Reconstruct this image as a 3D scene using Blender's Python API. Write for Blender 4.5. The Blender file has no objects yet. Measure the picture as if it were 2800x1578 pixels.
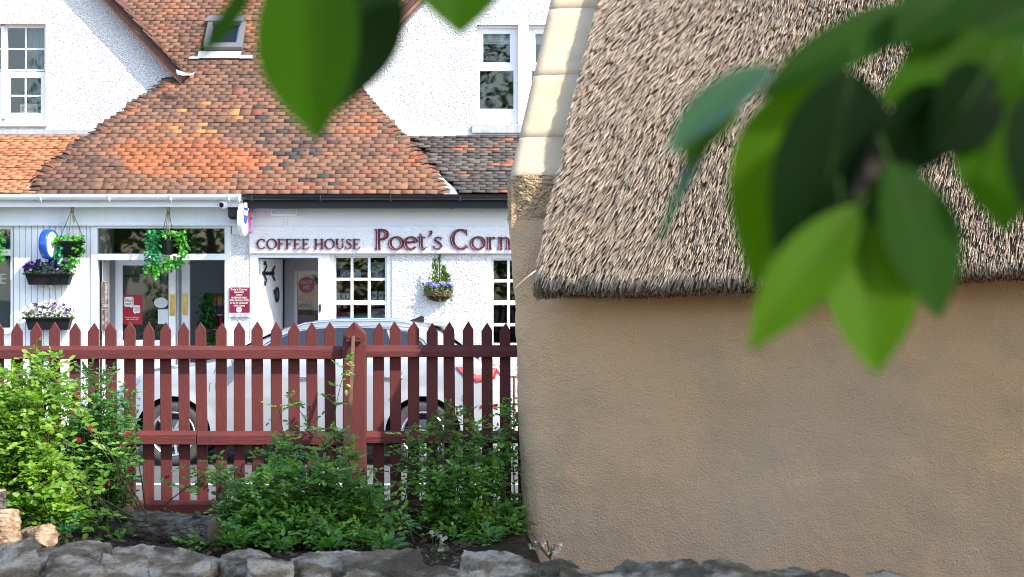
import bpy, bmesh, math, random
import numpy as np
from mathutils import Vector, Matrix, noise
from mathutils.geometry import tessellate_polygon

# ------------------------------------------------------------------ camera, sky, sun, exposure
SC = bpy.context.scene
COL = SC.collection
F, CX, CY, EYE = 5615.0, 1400.0, 789.0, 1.9       # lens in photograph pixels, eye height above the road
cam_d = bpy.data.cameras.new('camera'); cam = bpy.data.objects.new('camera', cam_d); COL.objects.link(cam)
cam.location = (0, 0, EYE); cam.rotation_euler = (math.radians(90), 0, 0)
cam_d.sensor_width = 36.0; cam_d.lens = 36.0 * F / 2800.0; cam_d.clip_start = 0.05; cam_d.clip_end = 600
cam_d.dof.use_dof = True; cam_d.dof.focus_distance = 14.5; cam_d.dof.aperture_fstop = 5.8
SC.camera = cam
SUN = Vector((1.27, -1.0, 1.58)).normalized()
w = bpy.data.worlds.new('World'); SC.world = w; w.use_nodes = True
nt = w.node_tree; bg = nt.nodes['Background']
sky = nt.nodes.new('ShaderNodeTexSky'); sky.sky_type = 'NISHITA'; sky.sun_disc = False
sky.sun_elevation = math.asin(SUN.z); sky.sun_rotation = math.atan2(SUN.x, SUN.y)
sky.air_density = 1.0; sky.dust_density = 1.2; sky.ozone_density = 1.0
nt.links.new(sky.outputs[0], bg.inputs[0]); bg.inputs[1].default_value = 0.15
sun_d = bpy.data.lights.new('sun', 'SUN'); sun_d.energy = 2.25; sun_d.angle = math.radians(0.5); sun_d.color = (1.0, 0.95, 0.87)
sun = bpy.data.objects.new('sun', sun_d); COL.objects.link(sun)
sun.rotation_euler = SUN.to_track_quat('Z', 'Y').to_euler(); sun.location = (20, -15, 30)
SC.view_settings.view_transform = 'Standard'; SC.view_settings.look = 'None'
SC.view_settings.gamma = 1.0; SC.view_settings.use_curve_mapping = False
SC.view_settings.exposure = 1.84
SC.cycles.max_bounces = 8; SC.cycles.transparent_max_bounces = 12; SC.cycles.diffuse_bounces = 4
SC.cycles.caustics_reflective = False; SC.cycles.caustics_refractive = False
SC.cycles.sample_clamp_indirect = 6.0; SC.cycles.pixel_filter_type = 'BLACKMAN_HARRIS'; SC.cycles.filter_width = .95
SC.cycles.use_denoising = True; SC.cycles.denoiser = 'OPENIMAGEDENOISE'; SC.cycles.denoising_prefilter = 'ACCURATE'; SC.cycles.denoising_input_passes = 'RGB_ALBEDO_NORMAL'; SC.cycles.use_adaptive_sampling = False

# ------------------------------------------------------------------ helpers
RND = random.Random(7)
NR = np.random.default_rng(11)
def PX(px, d): return (px - CX) / F * d
def PZ(py, d): return EYE - (py - CY) / F * d
def P(px, py, d): return Vector((PX(px, d), d, PZ(py, d)))

def link(o, parent=None):
    COL.objects.link(o)
    if parent is not None:
        o.parent = parent
        p = parent; off = Vector(parent.location)
        while p.parent is not None:
            p = p.parent; off += Vector(p.location)
        o.location = -off
    return o

def tag(o, label, cat, group=None, kind=None):
    o['label'] = label; o['category'] = cat
    if group: o['group'] = group
    if kind: o['kind'] = kind
    return o

def thing(name, label, cat, loc=(0, 0, 0), group=None):
    o = bpy.data.objects.new(name, None); o.empty_display_size = 0.1
    o.location = loc; COL.objects.link(o)
    return tag(o, label, cat, group)

class MB:
    def __init__(s): s.v = []; s.f = []; s.m = []; s.c = None
    def add(s, vs, fs, mi=0):
        b = len(s.v); s.v += [tuple(v) for v in vs]
        for f in fs: s.f.append(tuple(b + i for i in f)); s.m.append(mi)
    def box(s, x0, x1, y0, y1, z0, z1, mi=0, M=None):
        if x0 > x1: x0, x1 = x1, x0
        if y0 > y1: y0, y1 = y1, y0
        if z0 > z1: z0, z1 = z1, z0
        vs = [Vector((x, y, z)) for z in (z0, z1) for y in (y0, y1) for x in (x0, x1)]
        if M is not None: vs = [M @ v for v in vs]
        s.add(vs, [(0, 2, 3, 1), (4, 5, 7, 6), (0, 1, 5, 4), (2, 6, 7, 3), (0, 4, 6, 2), (1, 3, 7, 5)], mi)
    def fb(s, a, b, t, u, d0, d1, mi=0):
        """facade box: pixel edges a..b (x), t..u (y) on the plane at depth d0, going back to d1"""
        s.box(PX(a, d0), PX(b, d0), d0, d1, PZ(u, d0), PZ(t, d0), mi)
    def prism(s, pts, off, mi=0):
        n = len(pts); off = Vector(off); pts = [Vector(p) for p in pts]
        s.add(pts + [p + off for p in pts], [tuple(range(n)), tuple(range(2 * n - 1, n - 1, -1))] +
              [(i, i + n, (i + 1) % n + n, (i + 1) % n) for i in range(n)], mi)
    def tube(s, path, r, n=6, mi=0, cap=True):
        path = [Vector(p) for p in path]; rs = r if isinstance(r, (list, tuple)) else [r] * len(path)
        vs = []; prev = None
        for i, p in enumerate(path):
            d = (path[min(i + 1, len(path) - 1)] - path[max(i - 1, 0)])
            d = d.normalized() if d.length > 1e-9 else Vector((0, 0, 1))
            a = d.cross(Vector((0, 0, 1)) if abs(d.z) < 0.95 else Vector((1, 0, 0))) if prev is None else prev - d * prev.dot(d)
            a.normalize(); prev = a; b = d.cross(a)
            for k in range(n):
                t = 2 * math.pi * k / n
                vs.append(p + (a * math.cos(t) + b * math.sin(t)) * rs[i])
        fs = [(i * n + k, i * n + (k + 1) % n, (i + 1) * n + (k + 1) % n, (i + 1) * n + k) for i in range(len(path) - 1) for k in range(n)]
        if cap: fs += [tuple(range(n - 1, -1, -1)), tuple(range((len(path) - 1) * n, len(path) * n))]
        s.add(vs, fs, mi)
    def lathe(s, prof, n, M, mi=0, a0=0.0, a1=2 * math.pi):
        full = abs(a1 - a0 - 2 * math.pi) < 1e-6; k = n if full else n + 1
        vs = []
        for r, z in prof:
            for i in range(k):
                t = a0 + (a1 - a0) * i / n
                vs.append(M @ Vector((r * math.cos(t), r * math.sin(t), z)))
        fs = []
        for j in range(len(prof) - 1):
            for i in range(n):
                i2 = (i + 1) % k
                fs.append((j * k + i, j * k + i2, (j + 1) * k + i2, (j + 1) * k + i))
        s.add(vs, fs, mi)
    def ell(s, c, r, n=12, mi=0, z0=-1.0):
        prof = []
        m = max(6, n // 2)
        for j in range(m + 1):
            t = math.asin(z0) + (math.pi / 2 - math.asin(z0)) * j / m
            prof.append((max(math.cos(t), 1e-4), math.sin(t)))
        M = Matrix.Translation(c) @ Matrix.Diagonal((r[0], r[1], r[2], 1))
        s.lathe(prof, n, M, mi)
    def build(s, name, mats, parent=None, smooth=False, bevel=0.0):
        me = bpy.data.meshes.new(name); me.from_pydata(s.v, [], s.f)
        if not isinstance(mats, (list, tuple)): mats = [mats]
        for m in mats: me.materials.append(m)
        if len(mats) > 1: me.polygons.foreach_set('material_index', s.m)
        bm = bmesh.new(); bm.from_mesh(me)
        bmesh.ops.recalc_face_normals(bm, faces=bm.faces)
        if bevel: bmesh.ops.bevel(bm, geom=bm.edges[:], offset=bevel, segments=1, affect='EDGES', clamp_overlap=True)
        bm.to_mesh(me); bm.free()
        if smooth: me.polygons.foreach_set('use_smooth', [True] * len(me.polygons))
        return link(bpy.data.objects.new(name, me), parent)

def one(name, mats, parent, *boxes, bevel=0.0, smooth=False):
    mb = MB()
    for b in boxes: mb.fb(*b)
    return mb.build(name, mats, parent, smooth, bevel)

def npmesh(name, V, Fc, mat, parent=None, tint=None, smooth=False):
    """V (n,3), Fc (m,k) arrays; tint (n,3) per vertex"""
    me = bpy.data.meshes.new(name)
    n, (m, k) = len(V), Fc.shape
    me.vertices.add(n); me.vertices.foreach_set('co', np.asarray(V, np.float32).ravel())
    me.loops.add(m * k); me.loops.foreach_set('vertex_index', np.asarray(Fc, np.int32).ravel())
    me.polygons.add(m); me.polygons.foreach_set('loop_start', np.arange(0, m * k, k, dtype=np.int32))
    if smooth: me.polygons.foreach_set('use_smooth', np.ones(m, bool))
    me.update(calc_edges=True); me.validate()
    if tint is not None:
        a = me.color_attributes.new('tint', 'FLOAT_COLOR', 'POINT')
        a.data.foreach_set('color', np.concatenate([tint, np.ones((n, 1))], 1).astype(np.float32).ravel())
    me.materials.append(mat)
    return link(bpy.data.objects.new(name, me), parent)

# ------------------------------------------------------------------ materials
def mat(name, col=(.5, .5, .5), rough=.6, spec=.4, var=None, bump=None, metal=0.0, attr=False, coat=0.0, var2=None, bump2=None):
    """var=(scale, amount, second colour): noise mix; bump=(scale, strength, distance[, detail])"""
    m = bpy.data.materials.new(name); m.use_nodes = True
    t = m.node_tree; b = t.nodes['Principled BSDF']; L = t.links.new
    b.inputs['Roughness'].default_value = rough; b.inputs['Specular IOR Level'].default_value = spec
    b.inputs['Metallic'].default_value = metal; b.inputs['Coat Weight'].default_value = coat
    tc = t.nodes.new('ShaderNodeTexCoord')
    def nz(scale, detail=4.0, rough=.6):
        n = t.nodes.new('ShaderNodeTexNoise'); n.inputs['Detail'].default_value = detail; n.inputs['Roughness'].default_value = rough
        if isinstance(scale, (tuple, list)):
            mp = t.nodes.new('ShaderNodeMapping'); mp.inputs['Scale'].default_value = scale
            L(tc.outputs['Object'], mp.inputs[0]); L(mp.outputs[0], n.inputs['Vector']); n.inputs['Scale'].default_value = 1.0
        else:
            L(tc.outputs['Object'], n.inputs['Vector']); n.inputs['Scale'].default_value = scale
        return n
    src = None
    if attr:
        a = t.nodes.new('ShaderNodeAttribute'); a.attribute_name = 'tint'; src = a.outputs['Color']
    def mixc(a_out, a_val, b_val, f_out):
        mx = t.nodes.new('ShaderNodeMix'); mx.data_type = 'RGBA'
        if a_out: L(a_out, mx.inputs[6])
        else: mx.inputs[6].default_value = (*a_val, 1)
        mx.inputs[7].default_value = (*b_val, 1); L(f_out, mx.inputs[0]); return mx.outputs[2]
    for vv in (var, var2):
        if vv:
            n = nz(vv[0]); r = t.nodes.new('ShaderNodeMapRange')
            lo = vv[3] if len(vv) > 3 else .4; hi = vv[4] if len(vv) > 4 else .65
            r.inputs[1].default_value = lo; r.inputs[2].default_value = hi; r.inputs[4].default_value = vv[1]
            L(n.outputs['Fac'], r.inputs[0]); src = mixc(src, col, vv[2], r.outputs[0])
    if src: L(src, b.inputs['Base Color'])
    else: b.inputs['Base Color'].default_value = (*col, 1)
    prev = None
    for bb in (bump, bump2):
        if bb:
            n = nz(bb[0], bb[3] if len(bb) > 3 else 3.0); bp = t.nodes.new('ShaderNodeBump')
            bp.inputs['Strength'].default_value = bb[1]; bp.inputs['Distance'].default_value = bb[2]
            L(n.outputs['Fac'], bp.inputs['Height'])
            if prev: L(prev, bp.inputs['Normal'])
            prev = bp.outputs[0]
    if prev: L(prev, b.inputs['Normal'])
    return m

def leafmat(name, trans=.45, rough=.4, gain=(1.3, 1.5, .5), spec=.5, fixed=None, vein=False):
    m = bpy.data.materials.new(name); m.use_nodes = True; t = m.node_tree; L = t.links.new
    b = t.nodes['Principled BSDF']; out = t.nodes['Material Output']
    b.inputs['Roughness'].default_value = rough; b.inputs['Specular IOR Level'].default_value = spec
    tr = t.nodes.new('ShaderNodeBsdfTranslucent'); mx = t.nodes.new('ShaderNodeMixShader'); mx.inputs[0].default_value = trans
    a = t.nodes.new('ShaderNodeAttribute'); a.attribute_name = 'tint'; c = a.outputs['Color']
    g = t.nodes.new('ShaderNodeMix'); g.data_type = 'RGBA'; g.blend_type = 'MULTIPLY'; g.inputs[0].default_value = 1
    L(c, g.inputs[6]); g.inputs[7].default_value = (*gain, 1)
    L(c, b.inputs['Base Color']); L(g.outputs[2], tr.inputs['Color'])
    L(b.outputs[0], mx.inputs[1]); L(tr.outputs[0], mx.inputs[2]); L(mx.outputs[0], out.inputs['Surface'])
    return m

def glassmat(name, tintc=(.8, .85, .85), k=2.2):
    m = bpy.data.materials.new(name); m.use_nodes = True; t = m.node_tree; L = t.links.new
    out = t.nodes['Material Output']; t.nodes.remove(t.nodes['Principled BSDF'])
    tr = t.nodes.new('ShaderNodeBsdfTransparent'); tr.inputs[0].default_value = (*tintc, 1)
    gl = t.nodes.new('ShaderNodeBsdfGlossy'); gl.inputs['Roughness'].default_value = .015
    fr = t.nodes.new('ShaderNodeFresnel'); fr.inputs[0].default_value = 1.5
    mu = t.nodes.new('ShaderNodeMath'); mu.operation = 'MULTIPLY'; mu.inputs[1].default_value = k; mu.use_clamp = True
    L(fr.outputs[0], mu.inputs[0]); mx = t.nodes.new('ShaderNodeMixShader')
    n = t.nodes.new('ShaderNodeTexNoise'); n.inputs['Scale'].default_value = 2.2; n.inputs['Detail'].default_value = 1
    tc = t.nodes.new('ShaderNodeTexCoord'); L(tc.outputs['Object'], n.inputs['Vector'])
    bp = t.nodes.new('ShaderNodeBump'); bp.inputs['Strength'].default_value = .05; bp.inputs['Distance'].default_value = .02
    L(n.outputs['Fac'], bp.inputs['Height']); L(bp.outputs[0], gl.inputs['Normal'])
    L(mu.outputs[0], mx.inputs[0]); L(tr.outputs[0], mx.inputs[1]); L(gl.outputs[0], mx.inputs[2]); L(mx.outputs[0], out.inputs[0])
    return m

def roughcast(name, col, dirt, scale=26, dist=.02, strength=.9, var=(1.2, .35), vor=.6, det=2.5):
    m = mat(name, col, .9, .15, var=(var[0], var[1], dirt, .45, .75))
    t = m.node_tree; L = t.links.new; b = t.nodes['Principled BSDF']
    tc = t.nodes.new('ShaderNodeTexCoord')
    n = t.nodes.new('ShaderNodeTexNoise'); n.inputs['Scale'].default_value = scale; n.inputs['Detail'].default_value = det; n.inputs['Roughness'].default_value = .6
    v = t.nodes.new('ShaderNodeTexVoronoi'); v.inputs['Scale'].default_value = scale * 1.1; v.feature = 'SMOOTH_F1'
    L(tc.outputs['Object'], n.inputs['Vector']); L(tc.outputs['Object'], v.inputs['Vector'])
    ad = t.nodes.new('ShaderNodeMath'); ad.operation = 'SUBTRACT'; L(n.outputs['Fac'], ad.inputs[0])
    mu = t.nodes.new('ShaderNodeMath'); mu.operation = 'MULTIPLY'; mu.inputs[1].default_value = vor; L(v.outputs['Distance'], mu.inputs[0]); L(mu.outputs[0], ad.inputs[1])
    bp = t.nodes.new('ShaderNodeBump'); bp.inputs['Strength'].default_value = strength; bp.inputs['Distance'].default_value = dist
    L(ad.outputs[0], bp.inputs['Height']); L(bp.outputs[0], b.inputs['Normal'])
    return m

M = {}
M['white'] = mat('white_gloss_paint', (.80, .81, .82), .35, .4, var=(3, .25, (.70, .71, .70)))
M['board'] = mat('white_board_paint', (.78, .80, .82), .45, .35, var=((8, 8, 1.2), .3, (.66, .67, .67)))
M['upvc'] = mat('white_plastic', (.82, .82, .83), .3, .45)
M['rough'] = roughcast('white_roughcast', (.68, .68, .68), (.62, .62, .63), 44, .031, 1.0)
M['band'] = roughcast('white_band_roughcast', (.80, .80, .81), (.74, .74, .75), 60, .012, .8)  # finer cast, its white lifted to offset the eave shade on the band
M['rough2'] = roughcast('white_roughcast_fine', (.72, .72, .72), (.66, .66, .67), 48, .030, 1.0)
M['smooth'] = mat('white_render', (.80, .80, .80), .7, .2, var=(2.0, .4, (.70, .69, .68)), bump=(18, .2, .01))
M['lead'] = mat('lead_flashing', (.30, .315, .335), .6, .3, var=(9, .6, (.42, .44, .46)), bump=(12, .3, .02))
M['stone'] = mat('grey_sill_stone', (.42, .43, .45), .8, .2, var=(12, .7, (.25, .26, .28)), bump=(30, .3, .01))
M['tile'] = mat('clay_tile', attr=True, rough=.85, spec=.2, var=(5, .5, (.075, .055, .05), .5, .72), var2=(60, .25, (.30, .26, .22), .64, .74), bump=(90, .2, .004))
M['newtile'] = mat('new_clay_tile', attr=True, rough=.75, spec=.2, var=(4, .3, (.30, .11, .05), .5, .75), bump=(90, .15, .004))
M['felt'] = mat('roof_under', (.10, .06, .05), .9, .1)
M['mortar'] = mat('verge_mortar', (.34, .17, .12), .95, .1, bump=(40, .8, .02), var=(18, .6, (.22, .12, .09)))
M['blackpl'] = mat('black_gutter', (.012, .013, .016), .3, .5)
M['blackpaint'] = mat('black_fascia', (.016, .018, .023), .5, .35, var=(6, .4, (.03, .03, .035)))
M['whitepl'] = mat('white_gutter', (.74, .76, .80), .28, .5, var=((2, 5, 5), .25, (.62, .63, .66)))
M['glass'] = glassmat('window_glass', (.85, .88, .88), 1.3)
M['glass2'] = glassmat('shop_glass', (.88, .9, .9), 1.1)
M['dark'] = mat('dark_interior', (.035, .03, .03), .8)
M['grey'] = mat('grey_interior', (.55, .55, .57), .7, .2)
M['greydk'] = mat('dark_grey_interior', (.24, .24, .26), .7, .2)
M['plum'] = mat('plum_interior', (.035, .018, .045), .6, .3)
M['floorin'] = mat('shop_floor', (.16, .13, .11), .6)
M['maroon'] = mat('maroon_letter', (.115, .010, .017), .45, .3)
M['maroon2'] = mat('maroon_sign', (.17, .004, .022), .4, .4)
M['inline'] = mat('letter_inline', (.72, .60, .60), .5)
M['whiteprint'] = mat('white_print', (.82, .80, .80), .5)
M['printgrey'] = mat('dark_print', (.03, .03, .03), .6)
M['red'] = mat('poster_red', (.34, .006, .014), .35, .4)
M['brass'] = mat('brass', (.62, .40, .12), .32, .5, metal=1.0, var=(20, .5, (.35, .2, .06)), bump=(60, .1, .003))
M['iron'] = mat('black_iron', (.012, .012, .013), .5, .4, bump=(80, .3, .004))
M['rust'] = mat('rusty_iron', (.16, .07, .04), .8, .3, var=(30, .6, (.06, .05, .05)))
M['blue'] = mat('sign_blue', (.012, .07, .42), .25, .5)
M['signwhite'] = mat('sign_white', (.86, .86, .86), .3, .4)
M['pink'] = mat('sign_pink', (.75, .10, .35), .5, .3)
M['black'] = mat('black_plastic', (.010, .010, .011), .6, .15, bump=(30, .15, .005))
M['wicker'] = mat('wicker', (.24, .12, .055), .7, .3, var=(60, .7, (.11, .05, .025)))
M['rope'] = mat('rope', (.30, .21, .11), .9)
M['fence'] = mat('red_brown_fence_paint', (.122, .030, .027), .65, .2, var=((9, 9, 2), .6, (.080, .021, .021)), bump=((50, 50, 12), .6, .006), bump2=(160, .3, .002), var2=(55, .35, (.30, .12, .10), .66, .74))
M['railp'] = mat('red_brown_rail_paint', (.122, .030, .027), .65, .2, var=((2, 9, 9), .6, (.080, .021, .021)), bump=((9, 50, 70), .6, .006), bump2=(160, .3, .002), var2=(40, .35, (.34, .16, .14), .67, .74))
M['moss'] = mat('mossy_timber', (.055, .06, .018), .95, .1, var=(14, .7, (.10, .075, .04)), bump=(60, .9, .02))
M['asphalt'] = mat('asphalt', (.085, .082, .082), .9, .2, var=(90, .6, (.15, .146, .142)), var2=(1.1, .4, (.06, .058, .058)), bump=(160, .5, .006))
M['paving'] = mat('paving', (.27, .26, .25), .9, .2, var=(4, .5, (.2, .19, .18)), bump=(60, .3, .006))
M['kerb'] = mat('kerb_stone', (.33, .32, .30), .85, .2, var=(7, .6, (.22, .21, .2)), bump=(50, .4, .01))
M['linep'] = mat('road_paint', (.72, .72, .70), .7, var=(40, .5, (.4, .4, .39), .5, .7))
M['soil'] = mat('soil', (.035, .024, .017), .95, .1, var=(12, .7, (.075, .055, .04)), bump=(30, 1.0, .04))
M['bounce_gravel'] = mat('pale_bounce_gravel', (.40, .35, .28), .95, .1, var=(30, .5, (.28, .25, .21)), bump=(80, .6, .01))
M['earth'] = mat('ground_earth', (.06, .065, .035), .95, .1, var=(2, .6, (.09, .08, .05)), bump=(12, .6, .05))
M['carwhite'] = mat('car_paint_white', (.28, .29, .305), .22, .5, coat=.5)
M['carblack'] = mat('car_black_trim', (.012, .012, .013), .45, .4)
M['carglass'] = mat('car_window', (.012, .016, .02), .06, .7)
M['chrome'] = mat('chrome', (.75, .76, .78), .15, .5, metal=1.0)
M['alloy'] = mat('alloy_wheel', (.62, .62, .64), .3, .5, metal=.8)
M['tyre'] = mat('tyre', (.05, .048, .046), .85, .2, bump=((120), .3, .004), var=(30, .5, (.09, .085, .08)))
M['lamp_red'] = mat('tail_lamp', (.26, .004, .008), .25, .3)
M['lamp_clear'] = mat('head_lamp', (.25, .32, .42), .08, .6)
M['plate'] = mat('plate_yellow', (.75, .48, .04), .4)
M['skyframe'] = mat('roof_window_frame', (.16, .155, .15), .4, .5, metal=.3)
# ------------------------------------------------------------------ setting: ground, road, pavements
def structure(name, mats, *boxes):
    mb = MB()
    for b in boxes: mb.box(*b)
    o = mb.build(name, mats); o['kind'] = 'structure'; return o
DF = 25.95                                           # depth of the shop fronts
structure('ground', M['earth'], (-250, 250, -150, 350, -.5, -.03))
structure('road', M['asphalt'], (-80, 80, 13.6, 23.95, -.02, 0.0))
structure('road_line', M['linep'], (-80, 80, 19.86, 19.98, .0, .004))
mb = MB()
for i in range(-24, 25): mb.box(i * .92 + .004, i * .92 + .916, 23.95, 24.10, -.02, .115)
o = mb.build('kerb', M['kerb'], bevel=.01); o['kind'] = 'structure'
structure('pavement', M['paving'], (-80, 80, 24.104, 25.9, -.02, .11))
structure('near_pavement', M['paving'], (-80, 80, 12.75, 13.6, -.02, .10))
structure('bounce_ground', M['bounce_gravel'], (-9, 9, -12, 6.9, .30, .345))  # unseen pale ground, added to bounce light onto the cottage wall
# garden soil as one uneven sheet
nx, ny = 120, 70
xs = np.linspace(-9, 9, nx); ys = np.linspace(6.5, 12.6, ny)
V = np.array([(x, y, .47 + .05 * noise.noise((x * 1.3, y * 1.3, 0)) + .02 * noise.noise((x * 6, y * 6, 3)) - (.16 if y < 7.2 else 0) - .32 * min(1, max(0, (x - .11) / .12))) for y in ys for x in xs])
Fq = np.array([(j * nx + i, j * nx + i + 1, (j + 1) * nx + i + 1, (j + 1) * nx + i) for j in range(ny - 1) for i in range(nx - 1)])
o = npmesh('garden_soil', V, Fq, M['soil'], smooth=True); o['kind'] = 'structure'

# ------------------------------------------------------------------ the two shops of the terrace
shop = thing('shop_building', 'white boarded shop with white gutter and gable, orange tiled lean-to, beside the coffee house', 'building', (-6, DF, 0))
cafe = thing('coffee_house', 'white roughcast coffee house with maroon letters, black gutter and dark tiled lean-to', 'building', (-1, DF, 0))

def wall_panel(mb, outer, holes, d, t, mi=0):
    """wall face at depth d with rectangular pixel openings; reveals go back t"""
    loops = [[Vector((PX(a, d), PZ(b, d), 0)) for a, b in outer]]
    for (a, b, c, e) in holes:
        loops.append([Vector((PX(x, d), PZ(y, d), 0)) for x, y in ((a, c), (a, e), (b, e), (b, c))])
    pts = [p for l in loops for p in l]
    tris = tessellate_polygon(loops)
    n = len(pts)
    vs = [(p.x, d, p.y) for p in pts] + [(p.x, d + t, p.y) for p in pts]
    fs = [tuple(t_) for t_ in tris]
    k = 0
    for l in loops:
        m = len(l)
        fs += [(k + i, k + (i + 1) % m, k + (i + 1) % m + n, k + i + n) for i in range(m)]
        k += m
    mb.add(vs, fs, mi)

ROOF_E = (25.60, PZ(529, 25.6))                      # eave depth and height
PITCH = math.radians(37.0)
LP = math.radians(21.6)
GD = 27.8                                            # depth of the gable walls
def roof_z(y, p): return ROOF_E[1] + math.tan(p) * (y - ROOF_E[0])
def hit(px, py, p):
    """where a photo ray meets a roof plane of pitch p"""
    k = -(py - CY) / F; y = (ROOF_E[1] - EYE - math.tan(p) * ROOF_E[0]) / (k - math.tan(p))
    return Vector((PX(px, y), y, EYE + k * y))

# --- tiles
TV = np.array([(x, y, z) for z in (0, .012) for y in (0, .19) for x in (-.5, .5)], float)
TF = np.array([(0, 2, 3, 1), (4, 5, 7, 6), (0, 1, 5, 4), (2, 6, 7, 3), (0, 4, 6, 2), (1, 3, 7, 5)])
PAL = {'dk': (.088, .054, .044), 'br': (.145, .076, .055), 'tan': (.185, .098, .066), 'or': (.285, .098, .047), 'rd': (.195, .068, .046),
       'bk': (.05, .047, .045), 'lt': (.42, .175, .066), 'new': (.36, .148, .070), 'new2': (.31, .118, .054), 'gy': (.105, .086, .072), 'gd': (.062, .054, .048)}
for _k in ('dk', 'br', 'tan', 'or', 'rd'): PAL[_k] = (PAL[_k][0], PAL[_k][1], PAL[_k][2] * .93)
def _lerp(f):
    ks = ('dk', 'br', 'tan', 'or'); f = min(max(f, 0), .9999) * 3; a = int(f); return tuple(np.array(PAL[ks[a]]) * (1 - f + a) + np.array(PAL[ks[a + 1]]) * (f - a))
for _k in range(13): PAL['m%02d' % _k] = _lerp(_k / 12)
def tile_kind(px, py, zone):
    n1 = noise.noise((px / 150, py / 55, 5)) + .5 * noise.noise((px / 60, py / 26, 9)); r = RND.random()
    if zone == 'new': return 'new2' if r < .12 + .3 * n1 else 'new'
    if zone == 'grey':
        if r < .045 + (.09 if px > 1330 else 0): return 'or'
        return 'gd' if (r < .45 or py > 480) else 'gy'
    if 700 < px < 920 and 270 < py < 520 and r < .10 + .22 * max(0, noise.noise((px / 70, py / 30, 2))): return 'bk'
    if 460 < px < 760 and 285 < py < 390 and r < .09: return 'lt'
    if r > .965: return 'rd'
    e = ((px - 540) / 250) ** 2 + ((py - 445) / 60) ** 2
    f = .42 + .42 * n1 + .62 * math.exp(-max(0, e - .5) * 1.6) + (.14 if 880 < px and py > 330 else 0) + (.13 if py < 140 else 0) - (.28 if px < 330 and py > 440 else 0) + RND.gauss(0, .13)
    return 'm%02d' % min(12, max(0, round(f * 12)))
VARS = {}
def tile_mesh(kind, wd, mt):
    key = (kind, RND.randrange(3), wd)
    if key not in VARS:
        c = np.array(PAL[kind]) * (RND.uniform(.95, 1.05) if kind[:3] == 'new' else RND.uniform(.92, 1.08))
        v = TV * np.array([wd, 1, 1]); v = v + NR.normal(0, .0016, v.shape)
        me = npmesh('roof_tile', v, TF, mt, tint=np.tile(c, (8, 1)))
        VARS[key] = me.data; bpy.data.objects.remove(me)
    return VARS[key]

def lay_tiles(pitch, gauge, wd, rows, xlim, zone, parents, mt, budget, split=None, skip=None):
    """courses of clay tiles; the lowest courses as separate parts, the rest joined as one part per building"""
    rest = [[] for _ in parents]
    for r in range(rows):
        s = r * gauge - .05; y = ROOF_E[0] + s * math.cos(pitch); z = roof_z(y, pitch)
        vy = ROOF_E[0] + (s + .05) * math.cos(pitch)
        lo, hi = xlim(vy, CY - (roof_z(vy, pitch) - EYE) / vy * F)
        off = (r % 2) * wd / 2 + RND.uniform(-.02, .02)
        sag = RND.uniform(-.004, .004)
        i0 = math.floor((lo - off) / wd); i1 = math.ceil((hi - off) / wd)
        for i in range(i0, i1 + 1):
            x = off + (i + .5) * wd; a, b = x - wd / 2, x + wd / 2
            if a < lo or b > hi:
                if (a + b) / 2 < lo or (a + b) / 2 > hi: continue
            px, py = CX + x / y * F, CY - (z - EYE) / y * F
            if skip and skip(px, py): continue
            k = tile_kind(px, py, zone)
            which = 0 if (split is None or px < split) else 1
            R = Matrix.Translation((x, y, z + .022 + sag + RND.uniform(-.003, .003))) @ Matrix.Rotation(pitch - math.radians(5.5) + RND.gauss(0, .014), 4, 'X') @ \
                Matrix.Rotation(RND.gauss(0, .012), 4, 'Z') @ Matrix.Rotation(RND.gauss(0, .012), 4, 'Y')
            if budget[which] > 0 and -20 < px < 1440:
                budget[which] -= 1
                o = bpy.data.objects.new('roof_tile', tile_mesh(k, round(wd - .0015, 4), mt)); COL.objects.link(o)
                o.parent = parents[which]; o.matrix_local = Matrix.Translation(-Vector(parents[which].location)) @ R
            else: rest[which].append((R, np.array(PAL[k]) * (RND.uniform(.95, 1.05) if k[:3] == 'new' else RND.uniform(.92, 1.08))))
    for which, par in enumerate(parents):
        if not rest[which]: continue
        T = np.array([np.array(m) for m, _ in rest[which]]); v = TV * np.array([wd - .0015, 1, 1])
        VV = np.einsum('nij,kj->nki', T[:, :3, :3], v) + T[:, None, :3, 3]
        FF = (TF[None] + 8 * np.arange(len(T))[:, None, None]).reshape(-1, 4)
        tint = np.repeat(np.array([c for _, c in rest[which]]), 8, 0)
        o = npmesh('tiles', VV.reshape(-1, 3), FF, mt, par, tint); o['kind'] = 'stuff'

HIPL = [(90, 530), (103, 483), (175, 425), (256, 366), (365, 290), (440, 233), (480, 203)]
HIPR = [(1222, 530), (1190, 480), (1150, 430), (1095, 372), (1040, 315), (985, 250), (955, 205)]
def pl(poly, py):
    ys = [p[1] for p in poly]; 
    return float(np.interp(-py, [-y for y in ys], [p[0] for p in poly]))
VL0 = P(490, 200, 27.5); VR0 = P(958, 205, 27.5)     # feet of the two gable roofs
GSL = 1.04
def clim(y, py):
    if py > 204: return PX(pl(HIPL, py), y) + .02, PX(pl(HIPR, py), y) - .02
    z = roof_z(y, PITCH)
    return VL0.x - (z - VL0.z) / GSL - .12, VR0.x + (z - VR0.z) / GSL + .12
skyl = lambda px, py: 566 < px < 668 and 66 < py < 150
cb = [170, 170]
lay_tiles(PITCH, .0865, .153, 63, clim, 'old', (shop, cafe), M['tile'], cb, 655, skyl)
lay_tiles(LP, .100, .165, 24, lambda y, py: (PX(-70, y), PX(pl(HIPL, max(min(py, 530), 300)) - 4, y)), 'new', (shop,), M['newtile'], [105])
lay_tiles(LP, .108, .165, 22, lambda y, py: (PX(pl(HIPR, max(min(py, 530), 300)) + 10 + (22 if py > 500 else 8), y), PX(1500, y)), 'grey', (cafe,), M['tile'], [110])

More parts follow.
